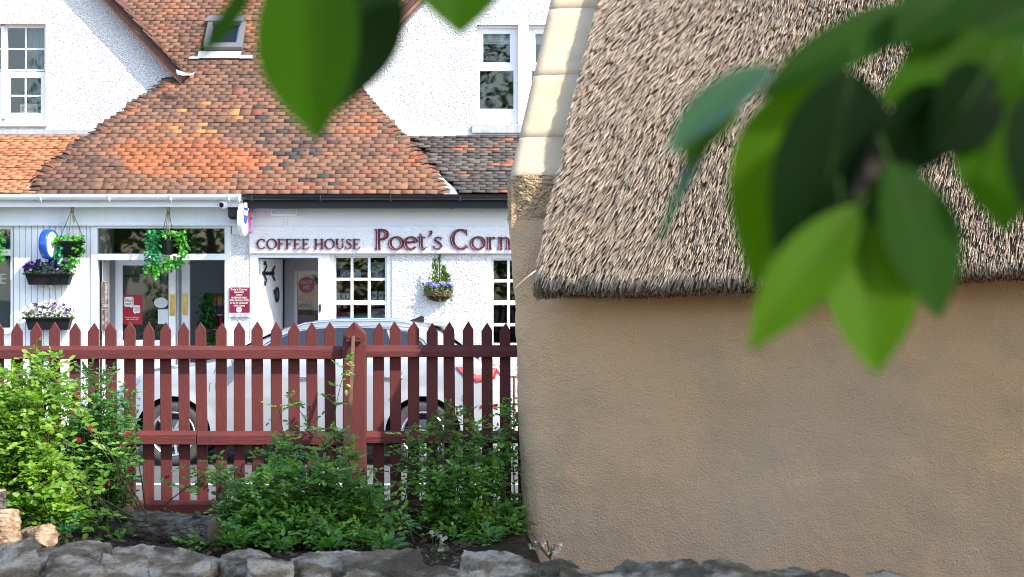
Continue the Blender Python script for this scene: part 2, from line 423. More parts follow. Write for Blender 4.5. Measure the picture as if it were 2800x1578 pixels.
# roof decks below the tiles (central slope, lean-tos) and the body of the terrace
def deck(name, parent, pts, drop=.03, mt='felt'):
    mb = MB(); mb.prism([p - Vector((0, 0, drop)) for p in pts], (0, 0, -.05)); return mb.build(name, M[mt], parent)
yt = 31.0
def cp(px, py): return hit(px, py, PITCH)
xm = PX(655, 26)
ridge = roof_z(yt, PITCH)
vl = VL0.x - (ridge - VL0.z) / GSL; vr = VR0.x + (ridge - VR0.z) / GSL
deck('roof_deck', shop, [cp(88, 531), Vector((xm, ROOF_E[0], ROOF_E[1])), Vector((xm, yt, ridge)), Vector((vl, yt, ridge)), cp(480, 203), cp(256, 368)])
deck('roof_deck', cafe, [Vector((xm + .002, ROOF_E[0], ROOF_E[1])), cp(1222, 531), cp(1095, 372), cp(955, 205), Vector((vr, yt, ridge)), Vector((xm + .002, yt, ridge))])
zl = roof_z(GD + .05, LP)
deck('lean_to_deck', shop, [Vector((PX(-500, 26), ROOF_E[0], ROOF_E[1])), Vector((PX(92, 26), ROOF_E[0], ROOF_E[1])), Vector((PX(420, 27), GD + .05, zl)), Vector((PX(-500, 26), GD + .05, zl))])
deck('lean_to_deck', cafe, [Vector((PX(1200, 26), ROOF_E[0], ROOF_E[1])), Vector((PX(2200, 26), ROOF_E[0], ROOF_E[1])), Vector((PX(2200, 26), GD + .05, zl)), Vector((PX(1000, 27), GD + .05, zl))])
# side cheeks under the hips, lead valleys
mb = MB()
for poly, s in ((HIPL, -1), (HIPR, 1)):
    for (a, b) in zip(poly[:-1], poly[1:]):
        p, q = cp(*a), cp(*b); lo = lambda v: Vector((v.x, v.y, roof_z(v.y, LP) - .04))
        mb.prism([p, q, lo(q), lo(p)], (-.04 * s, 0, 0))
mb.build('roof_cheek', M['mortar'], cafe)
# bonnet hip tiles
def bonnets(poly, parent, n, side):
    L = [cp(*p) for p in poly]; ds = [0]
    for a, b in zip(L[:-1], L[1:]): ds.append(ds[-1] + (b - a).length)
    mesh = {}
    for i in range(n):
        t = ds[-1] * (i + .2) / n; j = max(k for k in range(len(L) - 1) if ds[k] <= t); p = L[j].lerp(L[j + 1], (t - ds[j]) / (ds[j + 1] - ds[j]))
        d = (L[j + 1] - L[j]).normalized()
        key = RND.randrange(5)
        if key not in mesh:
            v = []
            for q in range(2):
                yy = 0 if q == 0 else .2
                for a in range(7):
                    th = math.pi * (a / 6); rr = .092 if q == 0 else .068
                    for th_ in (0, .014): v.append((math.cos(th) * (rr - th_), yy, math.sin(th) * (rr * .36 - th_)))
            f = []
            for a in range(6):
                b = 2 * a; c = 14 + b
                f += [(b, b + 2, c + 2, c), (b + 1, c + 1, c + 3, b + 3), (b, b + 1, b + 3, b + 2)]
            c = np.array(PAL[('br', 'dk', 'rd', 'dk', 'dk')[key]]) * RND.uniform(.85, 1.15)
            o = npmesh('bonnet_tile', np.array(v), np.array(f), M['tile'], tint=np.tile(c, (28, 1))); mesh[key] = o.data; bpy.data.objects.remove(o)
        o = bpy.data.objects.new('bonnet_tile', mesh[key]); COL.objects.link(o)
        fw = d; up = Vector((0, -math.sin(PITCH), math.cos(PITCH))); rt = fw.cross(up).normalized(); up = rt.cross(fw)
        R = Matrix((rt, fw, up)).transposed().to_4x4() @ Matrix.Rotation(math.radians(-15) + RND.gauss(0, .04), 4, 'X')
        o.parent = parent; o.matrix_local = Matrix.Translation(p + up * .008 + Vector((.02 * side, 0, RND.gauss(0, .004))) - Vector(parent.location)) @ R
bonnets(HIPL, shop, 29, 1); bonnets(HIPR, cafe, 29, -1)
mb = MB(); a = P(62, 531, 25.62)
mb.prism([P(58, 531, 25.60) + Vector((0, 0, .02)), P(92, 531, 25.60) + Vector((0, 0, .02)), P(104, 486, 25.95), P(88, 497, 25.95)], (0, .01, -.02))
mb.build('lead_valley', M['lead'], shop)
mb = MB()
for k in range(4):
    x0 = 1218 + k * 9
mb.prism([P(1213, 530, 25.55), P(1252, 531, 25.55), P(1243, 514, 25.66), P(1222, 497, 25.82), P(1200, 474, 26.0), P(1196, 480, 25.9)], (0, .01, -.02))
mb.build('lead_valley', M['lead'], cafe)

# --- gable walls, their roofs and verges
def gable(parent, ap, foot, holes, floor_y, sgn):
    """ap: apex pixel, foot: verge foot pixel on the central side; sgn -1: central roof lies to the right"""
    ax, ay = ap; fx, fy = foot; ox = 2 * ax - fx
    mb = MB(); wall_panel(mb, [(fx, floor_y + 60), (fx, fy), (ax, ay), (ox, fy), (ox, floor_y + 60)], holes, GD, .14)
    w = mb.build('gable_wall', M['rough'], parent)
    # gable roof: two slabs running back, overhanging the wall
    A, Bf, O = P(ax, ay, GD), P(fx, fy, GD), P(ox, fy, GD)
    for p0 in (Bf, O):
        mb = MB(); up = (A - p0).normalized(); nrm = Vector((-up.z, 0, up.x)); nrm = nrm if nrm.z > 0 else -nrm
        s = p0 - up * .16; e = A + up * .02
        prof = [s + nrm * .015, e + nrm * .015, e + nrm * .10, s + nrm * .10]
        mb.prism([v + Vector((0, -.22, 0)) for v in prof], (0, 4.5, 0)); mb.build('gable_roof', M['felt'], parent)
        if p0 is Bf:
            mb = MB(); prof = [s - nrm * .03, e - nrm * .03, e + nrm * .013, s + nrm * .013]
            mb.prism([v + Vector((0, -.19, 0)) for v in prof], (0, .19, 0)); mb.build('verge_mortar', M['mortar'], parent)
            L = (e - s).length; n = int(L / .095); meshes = []
            for i in range(4):
                v = TV * np.array([.32, 1, 1.15]) + NR.normal(0, .004, TV.shape)
                c = np.array(PAL[('br', 'dk', 'rd', 'dk')[i]]); o = npmesh('verge_tile', v, TF, M['tile'], tint=np.tile(c, (8, 1))); meshes.append(o.data); bpy.data.objects.remove(o)
            for i in range(n):
                o = bpy.data.objects.new('verge_tile', meshes[RND.randrange(4)]); COL.objects.link(o)
                rt = Vector((0, 1, 0)); R = Matrix((rt, up, nrm if rt.cross(up).dot(nrm) > 0 else nrm)).transposed().to_4x4()
                pos = s + up * (i * .095) + nrm * .115 + Vector((0, -.10, 0)) + Vector((0, RND.gauss(0, .008), RND.gauss(0, .003)))
                o.parent = parent; o.matrix_local = Matrix.Translation(pos - Vector(parent.location)) @ R @ Matrix.Rotation(math.radians(-7), 4, 'X')
    # lead flashing at the wall foot
    return w
gable(shop, (68, -235), (480, 204), [(-110, 125, 65, 330)], 352, -1)
gable(cafe, (1431, -285), (955, 205), [(1303, 1417, 68, 338), (1446, 1560, 68, 338)], 365, 1)
one('lead_flashing', M['lead'], shop, (-400, 262, 354, 368, GD - .03, GD + .02))
one('lead_flashing', M['smooth'], cafe, (1082, 1900, 359, 375, GD - .035, GD + .02))
mb = MB()
for a, b in zip(HIPR[2:-1], HIPR[3:]):
    p, q = cp(*a), cp(*b); p.y = q.y = GD - .01
    p2, q2 = P(a[0] + 8, a[1] - 8, GD - .012), P(b[0] + 8, b[1] - 8, GD - .012); p1, q1 = P(a[0] + 22, a[1] - 16, GD - .012), P(b[0] + 22, b[1] - 16, GD - .012)
    mb.prism([p2, q2, q1, p1], (0, -.03, 0))
mb.build('cement_fillet', M['smooth'], cafe)

# --- upper sash windows (window > sash, pane, glazing bar)
def frame_boxes(mb, a, b, t, u, wd, d0, d1, mi=0):
    mb.fb(a, b, t, t + wd, d0, d1, mi); mb.fb(a, b, u - wd, u, d0, d1, mi); mb.fb(a, a + wd, t + wd, u - wd, d0, d1, mi); mb.fb(b - wd, b, t + wd, u - wd, d0, d1, mi)
def sash(parent, a, b, t, u, ga, gb, gt, gu, d, vb=(), hb=(), glass='glass', bw=4, thick=.05):
    """outer edges a,b,t,u; glass edges ga,gb,gt,gu (pixels)"""
    mb = MB(); mb.fb(a, b, t, gt, d, d + thick); mb.fb(a, b, gu, u, d, d + thick); mb.fb(a, ga, gt, gu, d, d + thick); mb.fb(gb, b, gt, gu, d, d + thick)
    s = mb.build('sash', M['upvc'], parent, bevel=.004)
    xs = [ga] + list(vb) + [gb]; ys = [gt] + list(hb) + [gu]
    for i in range(len(xs) - 1):
        for j in range(len(ys) - 1):
            one('pane', M[glass], s, (xs[i], xs[i + 1], ys[j], ys[j + 1], d + .022, d + .026))
    for x in vb: one('glazing_bar', M['upvc'], s, (x - bw / 2, x + bw / 2, gt, gu, d + .008, d + .021))
    for y in hb:
        one('glazing_bar', M['upvc'], s, (ga, gb, y - bw / 2, y + bw / 2, d + .009, d + .020))
    return s
D1 = GD + .07
def upper_left(parent, dx):
    w = one('window', M['upvc'], parent, (dx + 3, dx + 12, 66, 330, D1, D1 + .1), (dx + 123, dx + 126, 66, 330, D1, D1 + .1), (dx + 12, dx + 123, 66, 70, D1, D1 + .1), (dx + 12, dx + 123, 326, 331, D1, D1 + .1))
    sash(w, dx + 12, dx + 123, 70, 195, dx + 21, dx + 121, 77, 190, D1 + .05, (dx + 71,), (134,))
    sash(w, dx + 13, dx + 123, 197, 326, dx + 28, dx + 112, 213, 309, D1 + .02, (dx + 70,), (262,))
upper_left(shop, 0); upper_left(shop, -112)
one('window_sill', M['smooth'], shop, (-115, 128, 331, 345, GD - .05, GD + .16))
def upper_right(parent, dx):
    w = one('window', M['upvc'], parent, (dx + 1304, dx + 1308, 70, 337, D1, D1 + .1), (dx + 1412, dx + 1416, 70, 337, D1, D1 + .1), (dx + 1308, dx + 1412, 70, 77, D1, D1 + .1), (dx + 1308, dx + 1412, 312, 337, D1, D1 + .1))
    sash(w, dx + 1308, dx + 1412, 77, 183, dx + 1321, dx + 1395, 93, 171, D1 + .045)
    sash(w, dx + 1306, dx + 1413, 183, 312, dx + 1311.5, dx + 1404, 194, 298, D1 + .02)
    # roller blind behind the top sash
    mb = MB()
    for k in range(5): mb.fb(dx + 1315, dx + 1405, 92 + 6 * k, 97 + 6 * k, D1 + .16, D1 + .165)
    mb.build('blind', M['upvc'], w)
upper_right(cafe, 0); upper_right(cafe, 143)
one('window_mullion', M['smooth'], cafe, (1417, 1446, 66, 340, GD - .02, GD + .12))
one('window_sill', M['stone'], cafe, (1291, 1580, 340, 363, GD - .09, GD + .16))
# rooms behind the upper windows
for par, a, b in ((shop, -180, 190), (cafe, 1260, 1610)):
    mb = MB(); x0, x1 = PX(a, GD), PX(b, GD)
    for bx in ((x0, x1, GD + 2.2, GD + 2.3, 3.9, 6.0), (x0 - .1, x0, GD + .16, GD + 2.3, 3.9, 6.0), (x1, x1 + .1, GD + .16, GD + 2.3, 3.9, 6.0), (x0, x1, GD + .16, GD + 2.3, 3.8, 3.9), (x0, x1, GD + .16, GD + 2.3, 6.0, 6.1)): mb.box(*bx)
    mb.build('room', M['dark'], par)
mb = MB()
vs, fs = [], []
for i in range(25):
    x = 76 + i * 2.1
    for y in (60, 335): p = P(x, y, GD + .35); p.y += .03 * math.sin(i * 1.3); vs.append(p)
fs = [(2 * i, 2 * i + 1, 2 * i + 3, 2 * i + 2) for i in range(24)]
mb.add(vs, fs); mb.build('curtain', mat('curtain_cloth', (.42, .46, .50), .9), shop, smooth=True)

# --- skylight
sk = None
def rp(px, py, lift=0):
    v = hit(px, py, PITCH); return v + Vector((0, -math.sin(PITCH), math.cos(PITCH))) * lift
def roofbox(mb, a, b, t, u, l0, l1, mi=0):
    q = [(a[0], t), (b[0], t), (b[1], u), (a[1], u)]
    mb.prism([rp(x, y, l1) for x, y in q], Vector((0, -math.sin(PITCH), math.cos(PITCH))) * (l0 - l1), mi)
mb = MB(); roofbox(mb, (572, 560), (672, 664), 64, 78, .0, .13); roofbox(mb, (570, 558), (584, 574), 78, 140, .0, .11); roofbox(mb, (660, 648), (674, 664), 78, 140, .0, .11); roofbox(mb, (562, 559), (666, 663), 136, 148, .0, .12)
sk = mb.build('roof_window', M['skyframe'], shop, bevel=.006)
mb = MB(); roofbox(mb, (584, 575), (660, 650), 79, 136, .06, .065); mb.build('pane', M['glass'], sk)
mb = MB(); roofbox(mb, (584, 575), (660, 650), 79, 136, .01, .02); mb.build('blind', M['lead'], sk)
mb = MB(); roofbox(mb, (583, 573), (587, 577), 79, 135, .066, .08); roofbox(mb, (656, 646), (660, 650), 79, 135, .066, .08); roofbox(mb, (575, 574), (650, 649), 131, 136, .066, .08); mb.build('inner_frame', M['chrome'], sk)
mb = MB(); roofbox(mb, (545, 540), (662, 655), 150, 168, .05, .058); roofbox(mb, (520, 517), (545, 545), 164, 170, .05, .056); roofbox(mb, (655, 655), (692, 691), 160, 169, .05, .056); mb.build('lead_apron', M['lead'], shop)
mb = MB(); mb.prism([P(481, 190, 27.3), P(500, 196, 27.2), P(520, 203, 27.2), P(534, 196, 27.25), P(528, 205, 27.15), P(500, 207, 27.1), P(484, 203, 27.2)], (0, .02, 0)); mb.build('lead_saddle', M['lead'], shop)

# --- fascias, gutters
def gutter(parent, a, b, d, ty, r, mt, brackets):
    mb = MB(); x0, x1 = PX(a, d), PX(b, d); zc = PZ(ty, d)
    prof = [(math.cos(t) * r, math.sin(t) * r) for t in [math.pi + math.pi * k / 8 for k in range(9)]]; inn = [(c * .93, s_ * .93) for c, s_ in prof[::-1]]
    prof = prof + [(r * 1.05, .006), (r * .93, .006)] + inn[1:-1] + [(-r * .93, .006), (-r * 1.08, .006)]
    mb.prism([Vector((x0, d + c, zc + s_)) for c, s_ in prof], (x1 - x0, 0, 0))
    g = mb.build('gutter', M[mt], parent)
    for p in brackets:
        mb = MB(); x = PX(p, d); rr = r * 1.10
        pr = [(math.cos(t) * rr, math.sin(t) * rr) for t in [math.pi + math.pi * k / 8 for k in range(9)]] + [(math.cos(t) * r * 1.01, math.sin(t) * r * 1.01) for t in [2 * math.pi - math.pi * k / 8 for k in range(9)]]
        mb.prism([Vector((x - .012, d + c, zc + s_)) for c, s_ in pr], (.024, 0, 0))
        mb.tube([(x + .005, d - rr, zc), (x + .016, d - rr * .9, zc - r * .9), (x + .02, d - r * .4, zc - r * 1.3)], .007, 5)
        mb.build('gutter_bracket', M[mt], g)
gutter(shop, -420, 659, 25.54, 532, .073, 'whitepl', [-70, 111, 298, 466, 624, 651])
gutter(cafe, 660.5, 2200, 25.54, 534, .062, 'blackpl', [688, 875, 1066, 1256, 1440])
mb = MB(); x = PX(659, 25.54); mb.prism([Vector((x - .03, 25.54 + math.cos(t) * .079, PZ(532, 25.54) + math.sin(t) * .079)) for t in [math.pi + math.pi * k / 8 for k in range(9)]], (.04, 0, 0)); mb.build('gutter_end', M['whitepl'], shop)
one('fascia', M['white'], shop, (-420, 664, 545, 566, 25.62, 25.66))
one('soffit', M['white'], shop, (-420, 664, 561, 565, 25.662, 25.95))
one('fascia', M['blackpaint'], cafe, (664.5, 2200, 541, 570, 25.62, 25.66), (1228, 1242, 541, 571, 25.612, 25.618))
one('soffit', M['blackpaint'], cafe, (664.5, 2200, 561, 567, 25.662, 25.95))
# ------------------------------------------------------------------ shop front on the left
one('beam', M['board'], shop, (-420, 664, 566, 612, DF - .05, DF + .1))
one('beam_moulding', M['board'], shop, (-420, 664, 612, 617, DF - .075, DF + .06))
x = 38.0
while x < 247:
    wd = 16.2 if x < 190 else 18.5
    one('wall_board', M['board'], shop, (x, min(x + wd - 1.1, 248), 617, 1178, DF, DF + .05), bevel=.004); x += wd
one('board_backing', M['greydk'], shop, (36, 250, 617, 1178, DF + .052, DF + .10))
mb = MB(); wall_panel(mb, [(-420, 1178), (-420, 617), (37, 617), (37, 1178)], [(-330, 37, 619, 905)], DF + .01, .12); mb.build('front_wall', M['smooth'], shop)
wl = one('shop_window', M['white'], shop, (-330, 37, 619, 627, DF + .03, DF + .10), (29, 37, 627, 905, DF + .03, DF + .10), (-330, 29, 682, 699, DF + .03, DF + .10), (-330, 29, 897, 912, DF - .04, DF + .10), (-330, -322, 627, 905, DF + .03, DF + .10), (-150, -142, 627, 905, DF + .03, DF + .10))
one('pane', M['glass'], wl, (-322, -150, 699, 897, DF + .06, DF + .065)); one('pane', M['glass'], wl, (-142, 29, 699, 897, DF + .06, DF + .065))
one('pane', M['glass'], wl, (-322, 29, 627, 682, DF + .06, DF + .065))
one('window_blind', mat('window_blind', (.10, .17, .20), .8), wl, (-322, 32, 640, 905, DF + .25, DF + .26))
# door frame, transom light
dfr = one('door_frame', M['white'], shop, (248, 266, 617, 1178, DF - .02, DF + .12), (614, 631, 617, 1178, DF - .02, DF + .12), (266, 614, 617, 624.5, DF - .02, DF + .12), (266, 614, 694, 711, DF - .03, DF + .12), bevel=.004)
one('transom_pane', M['glass2'], dfr, (266, 614, 624.5, 694, DF + .05, DF + .055))
# porch: boarded side panel with notices, glazed inner door, jambs, rooms behind
D2 = DF + .55
mb = MB()
for k in range(7):
    a, b = 279 + k * 2.7, 281.2 + k * 2.7
    mb.fb(a, b, 711, 1178, DF + .14 + k * .05, DF + .20 + k * .05)
mb.fb(266, 299, 711, 1178, DF + .5, DF + .54); mb.build('porch_panel', M['board'], shop)
one('porch_jamb', M['greydk'], shop, (299, 314, 711, 1178, D2 - .03, D2 + .10))
door = one('glazed_door', M['white'], shop, (314, 335, 711, 1160, D2, D2 + .05), (461, 480, 711, 1160, D2, D2 + .05), (335, 461, 711, 726, D2, D2 + .05), (335, 461, 930, 1160, D2, D2 + .05), bevel=.003)
one('pane', M['glass2'], door, (335, 461, 726, 930, D2 + .02, D2 + .025))
one('push_plate', M['brass'], door, (464, 478, 805, 864, D2 - .006, D2 - .001))
d2 = one('inner_door', M['white'], shop, (482, 488, 711, 1160, D2 + .12, D2 + .16), (488, 494, 711, 1160, D2 + .2, D2 + .24), (496, 519, 711, 1160, D2 + .10, D2 + .15), bevel=.003)
one('push_plate', M['brass'], d2, (499, 513, 804, 862, D2 + .092, D2 + .097))
def room(par, a, b, z1, d0, d1, mt, name='room', back=None):
    mb = MB(); x0, x1 = PX(a, DF), PX(b, DF)
    for bx in ((x0 - .1, x0, d0, d1, .1, z1), (x1, x1 + .1, d0, d1, .1, z1), (x0, x1, d0, d1, z1, z1 + .1)): mb.box(*bx)
    mb.build(name, M[mt], par)
    mb = MB(); mb.box(x0, x1, d1 + .002, d1 + .1, .1, z1); mb.build('back_wall', M[back or mt], par)
    mb = MB(); mb.box(x0, x1, d0, d1, .02, .125); mb.build('room_floor', M['floorin'], par)
room(shop, 262, 634, 2.72, DF + .13, DF + 2.0, 'grey')
one('partition', M['greydk'], shop, (519, 640, 711, 1178, D2 + .9, D2 + .95))
mb = MB()
for k in range(9): mb.fb(300 + k * 17.5, 316.2 + k * 17.5, 600, 1178, DF + 1.9, DF + 1.94)
mb.build('boarded_wall', M['grey'], shop)
one('inner_window', M['greydk'], shop, (320, 400, 752, 757, DF + 1.8, DF + 1.88), (396, 401, 757, 890, DF + 1.8, DF + 1.88), (330, 396, 888, 892, DF + 1.8, DF + 1.88))
one('inner_blind', mat('pale_blind', (.50, .56, .58), .8), shop, (320, 396, 757, 888, DF + 1.83, DF + 1.86))
one('inner_window_dark', M['dark'], shop, (262, 640, 560, 694, DF + 1.2, DF + 1.22))
room(shop, -330, 36, 2.72, DF + .3, DF + 2.0, 'dark', 'window_room')
# roughcast pier between the shops
one('pier', M['rough2'], shop, (631, 684, 640, 1178, DF - .01, DF + .3)); one('pier_cap', M['smooth'], shop, (634, 682, 617, 641, DF - .03, DF + .3))
for y in (583, 596): pass

# ------------------------------------------------------------------ coffee house front
mb = MB(); wall_panel(mb, [(684, 1182), (684, 690), (2200, 690), (2200, 1182)], [(690, 878, 692, 1175), (902, 1072, 694, 968), (1329, 1545, 696, 968)], DF, .16)
mb.build('front_wall', M['rough2'], cafe)
one('smooth_pier', M['smooth'], cafe, (879, 902, 694, 1178, DF - .012, DF + .1))
one('sign_band', M['band'], cafe, (680, 2200, 617, 694, DF - .07, DF + .15), bevel=.015)
one('fascia_board', M['smooth'], cafe, (680, 2200, 570, 617, DF - .05, DF + .12))
# door case and open ledged door
dc = one('door_frame', M['white'], cafe, (683, 705, 693, 1175, DF - .02, DF + .12), (870, 879, 693, 1175, DF - .02, DF + .12), (705, 870, 693, 705, DF - .02, DF + .12), bevel=.004)
mb = MB(); hx = PX(707, DF)
for k in range(9):
    Mx = Matrix.Translation((hx, DF + .10, 0)) @ Matrix.Rotation(math.radians(76), 4, 'Z')
    mb.box(.02 + k * .083, .099 + k * .083, -.03, .03, .14, PZ(707, DF), M=Mx)
dleaf = mb.build('ledged_door', M['board'], cafe, bevel=.004)
def on_door(pts, r=.008):
    mb = MB(); mb.tube([Mx @ Vector(p) for p in pts], r, 6); return mb
for z in (PZ(747, DF), .65):
    mb = MB(); mb.box(.0, .42, -.045, -.032, z - .022, z + .022, M=Mx)
    for s in (-1, 1):
        mb.tube([Mx @ Vector((.06, -.04, z + s * .02)), Mx @ Vector((.12, -.05, z + s * .08)), Mx @ Vector((.05, -.06, z + s * .15)), Mx @ Vector((.02, -.06, z + s * .11))], .012, 6)
        mb.tube([Mx @ Vector((.34, -.04, z)), Mx @ Vector((.42, -.05, z + s * .09))], .012, 6)
    mb.build('strap_hinge', M['iron'], dleaf)
mb = MB(); pts = [Mx @ Vector((.50 + .05 * math.cos(t), -.05, PZ(806, DF) + .09 * math.sin(t))) for t in [k * math.pi / 6 for k in range(13)]]; mb.tube(pts, .014, 6)
mb.tube([Mx @ Vector((.42, -.04, PZ(792, DF))), Mx @ Vector((.42, -.05, PZ(806, DF)))], .012, 5); mb.build('door_knocker', M['iron'], dleaf)
mb = MB(); mb.box(.30, .62, -.037, -.033, PZ(930, DF), PZ(830, DF), M=Mx); mb.build('notice', M['whiteprint'], dleaf)
mb = MB(); mb.fb(705, 711, 728, 749, DF + .10, DF + .11); mb.build('hinge_plate', mat('worn_hinge', (.5, .47, .45), .5, var=(40, .6, (.25, .12, .08))), dc)
mb = MB(); mb.prism([P(872, 834, DF - .03), P(876, 829, DF - .03), P(878, 836, DF - .03), P(878, 848, DF - .03), P(875, 857, DF - .03), P(872, 850, DF - .03)], (0, .012, 0)); mb.build('door_handle', M['iron'], dc)
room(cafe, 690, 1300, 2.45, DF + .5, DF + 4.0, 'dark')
D3 = DF + 1.3
one('hall_wall_plum', M['plum'], cafe, (745, 776, 690, 1178, D3 - .1, D3 + .4))
mb = MB(); wall_panel(mb, [(776, 1178), (776, 680), (905, 680), (905, 1178)], [(811, 900, 746, 1120)], D3, .05); mb.build('hall_wall', M['grey'], cafe)
mb = MB(); mb.box(PX(690, DF), PX(900, DF), DF + .16, D3, 2.3, 2.36); mb.build('hall_ceiling', M['grey'], cafe)
mb = MB(); mb.box(PX(899, DF), PX(899, DF) + .05, DF + .16, D3, .1, 2.3); mb.build('hall_side_wall', M['grey'], cafe)
hw = one('hall_window', M['white'], cafe, (805, 813, 740, 1120, D3 - .02, D3 + .03), (813, 900, 740, 749, D3 - .02, D3 + .03))
one('pane', M['glass'], hw, (813, 900, 749, 1120, D3 + .01, D3 + .014))
mb = MB(); n = 28; mb.prism([P(838 + 22 * math.cos(2 * math.pi * k / n), 779 + 22 * math.sin(2 * math.pi * k / n), D3 - .004) for k in range(n)], (0, .003, 0))
bs = mb.build('round_window_sticker', mat('sticker_pink', (.42, .09, .13), .5), hw)
one('open_card', mat('card_cream', (.45, .45, .36), .6), hw, (816, 851, 825, 845, D3 - .006, D3 - .003))
mb = MB(); mb.prism([P(821.5 + 3.5 * math.cos(k * .628), 836 + 4 * math.sin(k * .628), D3 - .0075) for k in range(10)], (0, .001, 0)); mb.build('card_dot', mat('card_orange', (.45, .16, .05), .6), hw)
one('pink_strip', mat('strip_pink', (.42, .12, .24), .6), hw, (813, 864, 861, 1100, D3 + .02, D3 + .03))
mb = MB(); mb.prism([P(x_, y_, D3 + .016) for x_, y_ in ((868, 780), (864, 800), (855, 812), (853, 825), (858, 838), (854, 852), (860, 866), (875, 872), (880, 780))], (0, .004, 0)); mb.build('red_silhouette', mat('silhouette_red', (.28, .03, .05), .6), hw)
# small-paned sash windows
def cafe_window(a, b, gl, rows, mid, name='sash_window'):
    f = one(name, M['white'], cafe, (a, gl[0][0] - 6, 694, 960, DF + .03, DF + .14), (gl[-1][1] + 6, b, 694, 960, DF + .03, DF + .14), (gl[0][0] - 6, gl[-1][1] + 6, 694, rows[0][0] - 5, DF + .03, DF + .14), (a, b, 945, 962, DF - .03, DF + .14), bevel=.004)
    for k, (t, u) in enumerate(((rows[0][0] - 5, mid), (mid, 945))):
        d = DF + (.08 if k == 0 else .05)
        rr = [r for r in rows if t <= r[0] < u]
        mb = MB(); e0, e1 = gl[0][0] - 6, gl[-1][1] + 6
        mb.fb(e0, gl[0][0], t, u, d, d + .04); mb.fb(gl[-1][1], e1, t, u, d, d + .04); mb.fb(gl[0][0], gl[-1][1], t, rr[0][0], d, d + .04)
        mb.fb(gl[0][0], gl[-1][1], rr[-1][1], u, d - .012, d + .04)
        s = mb.build('sash', M['white'], f, bevel=.003)
        for (c0, c1) in zip(gl[:-1], gl[1:]): one('glazing_bar', M['white'], s, (c0[1], c1[0], rr[0][0], rr[-1][1], d, d + .034))
        for (r0, r1) in zip(rr[:-1], rr[1:]): one('glazing_bar', M['white'], s, (gl[0][0], gl[-1][1], r0[1], r1[0], d + .002, d + .032))
        for g in gl:
            for r in rr: one('pane', M['glass2'], s, (g[0] - .5, g[1] + .5, r[0] - .5, r[1] + .5, d + .016, d + .020))
    return f
cafe_window(902, 1072, [(919, 959), (966, 1006), (1013, 1053)], [(705, 760), (767, 822), (834, 884), (891, 938)], 826)
cafe_window(1329, 1545, [(1349, 1387), (1394, 1432), (1439, 1477), (1484, 1525)], [(712, 764), (772, 822), (834, 884), (892, 938)], 827)
ws = one('window_shelf', M['white'], cafe, (906, 1068, 760, 763, DF + .18, DF + .42)); one('window_shelf', M['white'], cafe, (906, 1068, 821, 824, DF + .18, DF + .42)); one('window_shelf', M['white'], cafe, (906, 1068, 872, 875, DF + .18, DF + .42))
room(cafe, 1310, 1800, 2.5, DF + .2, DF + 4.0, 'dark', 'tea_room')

# --- serif letters of the sign (built from strokes)
def ribbon(mb, pts, ws, y, dep, mi=0):
    pts = [Vector((p[0], p[1])) for p in pts]; vs = []
    for i, p in enumerate(pts):
        d = (pts[min(i + 1, len(pts) - 1)] - pts[max(i - 1, 0)]).normalized(); nrm = Vector((-d.y, d.x)) * (ws[i] / 2)
        vs += [(p + nrm), (p - nrm)]
    n = len(vs)
    V3 = [(v.x, y, v.y) for v in vs] + [(v.x, y + dep, v.y) for v in vs]
    fs = []
    for i in range(len(pts) - 1):
        a = 2 * i; fs += [(a, a + 1, a + 3, a + 2), (n + a, n + a + 2, n + a + 3, n + a + 1), (a, a + 2, n + a + 2, n + a), (a + 1, n + a + 1, n + a + 3, a + 3)]
    fs += [(0, n, n + 1, 1), (n - 2, n - 1, 2 * n - 1, 2 * n - 2)]
    mb.add(V3, fs, mi)
def arc(cx, cz, rx, rz, a0, a1, thick, thin, n=18, tilt=0.0):
    P_, W_ = [], []
    for k in range(n + 1):
        t = math.radians(a0 + (a1 - a0) * k / n); P_.append((cx + rx * math.cos(t), cz + rz * math.sin(t)))
        W_.append(thin + (thick - thin) * abs(math.cos(t - tilt)) ** 1.4)
    return P_, W_
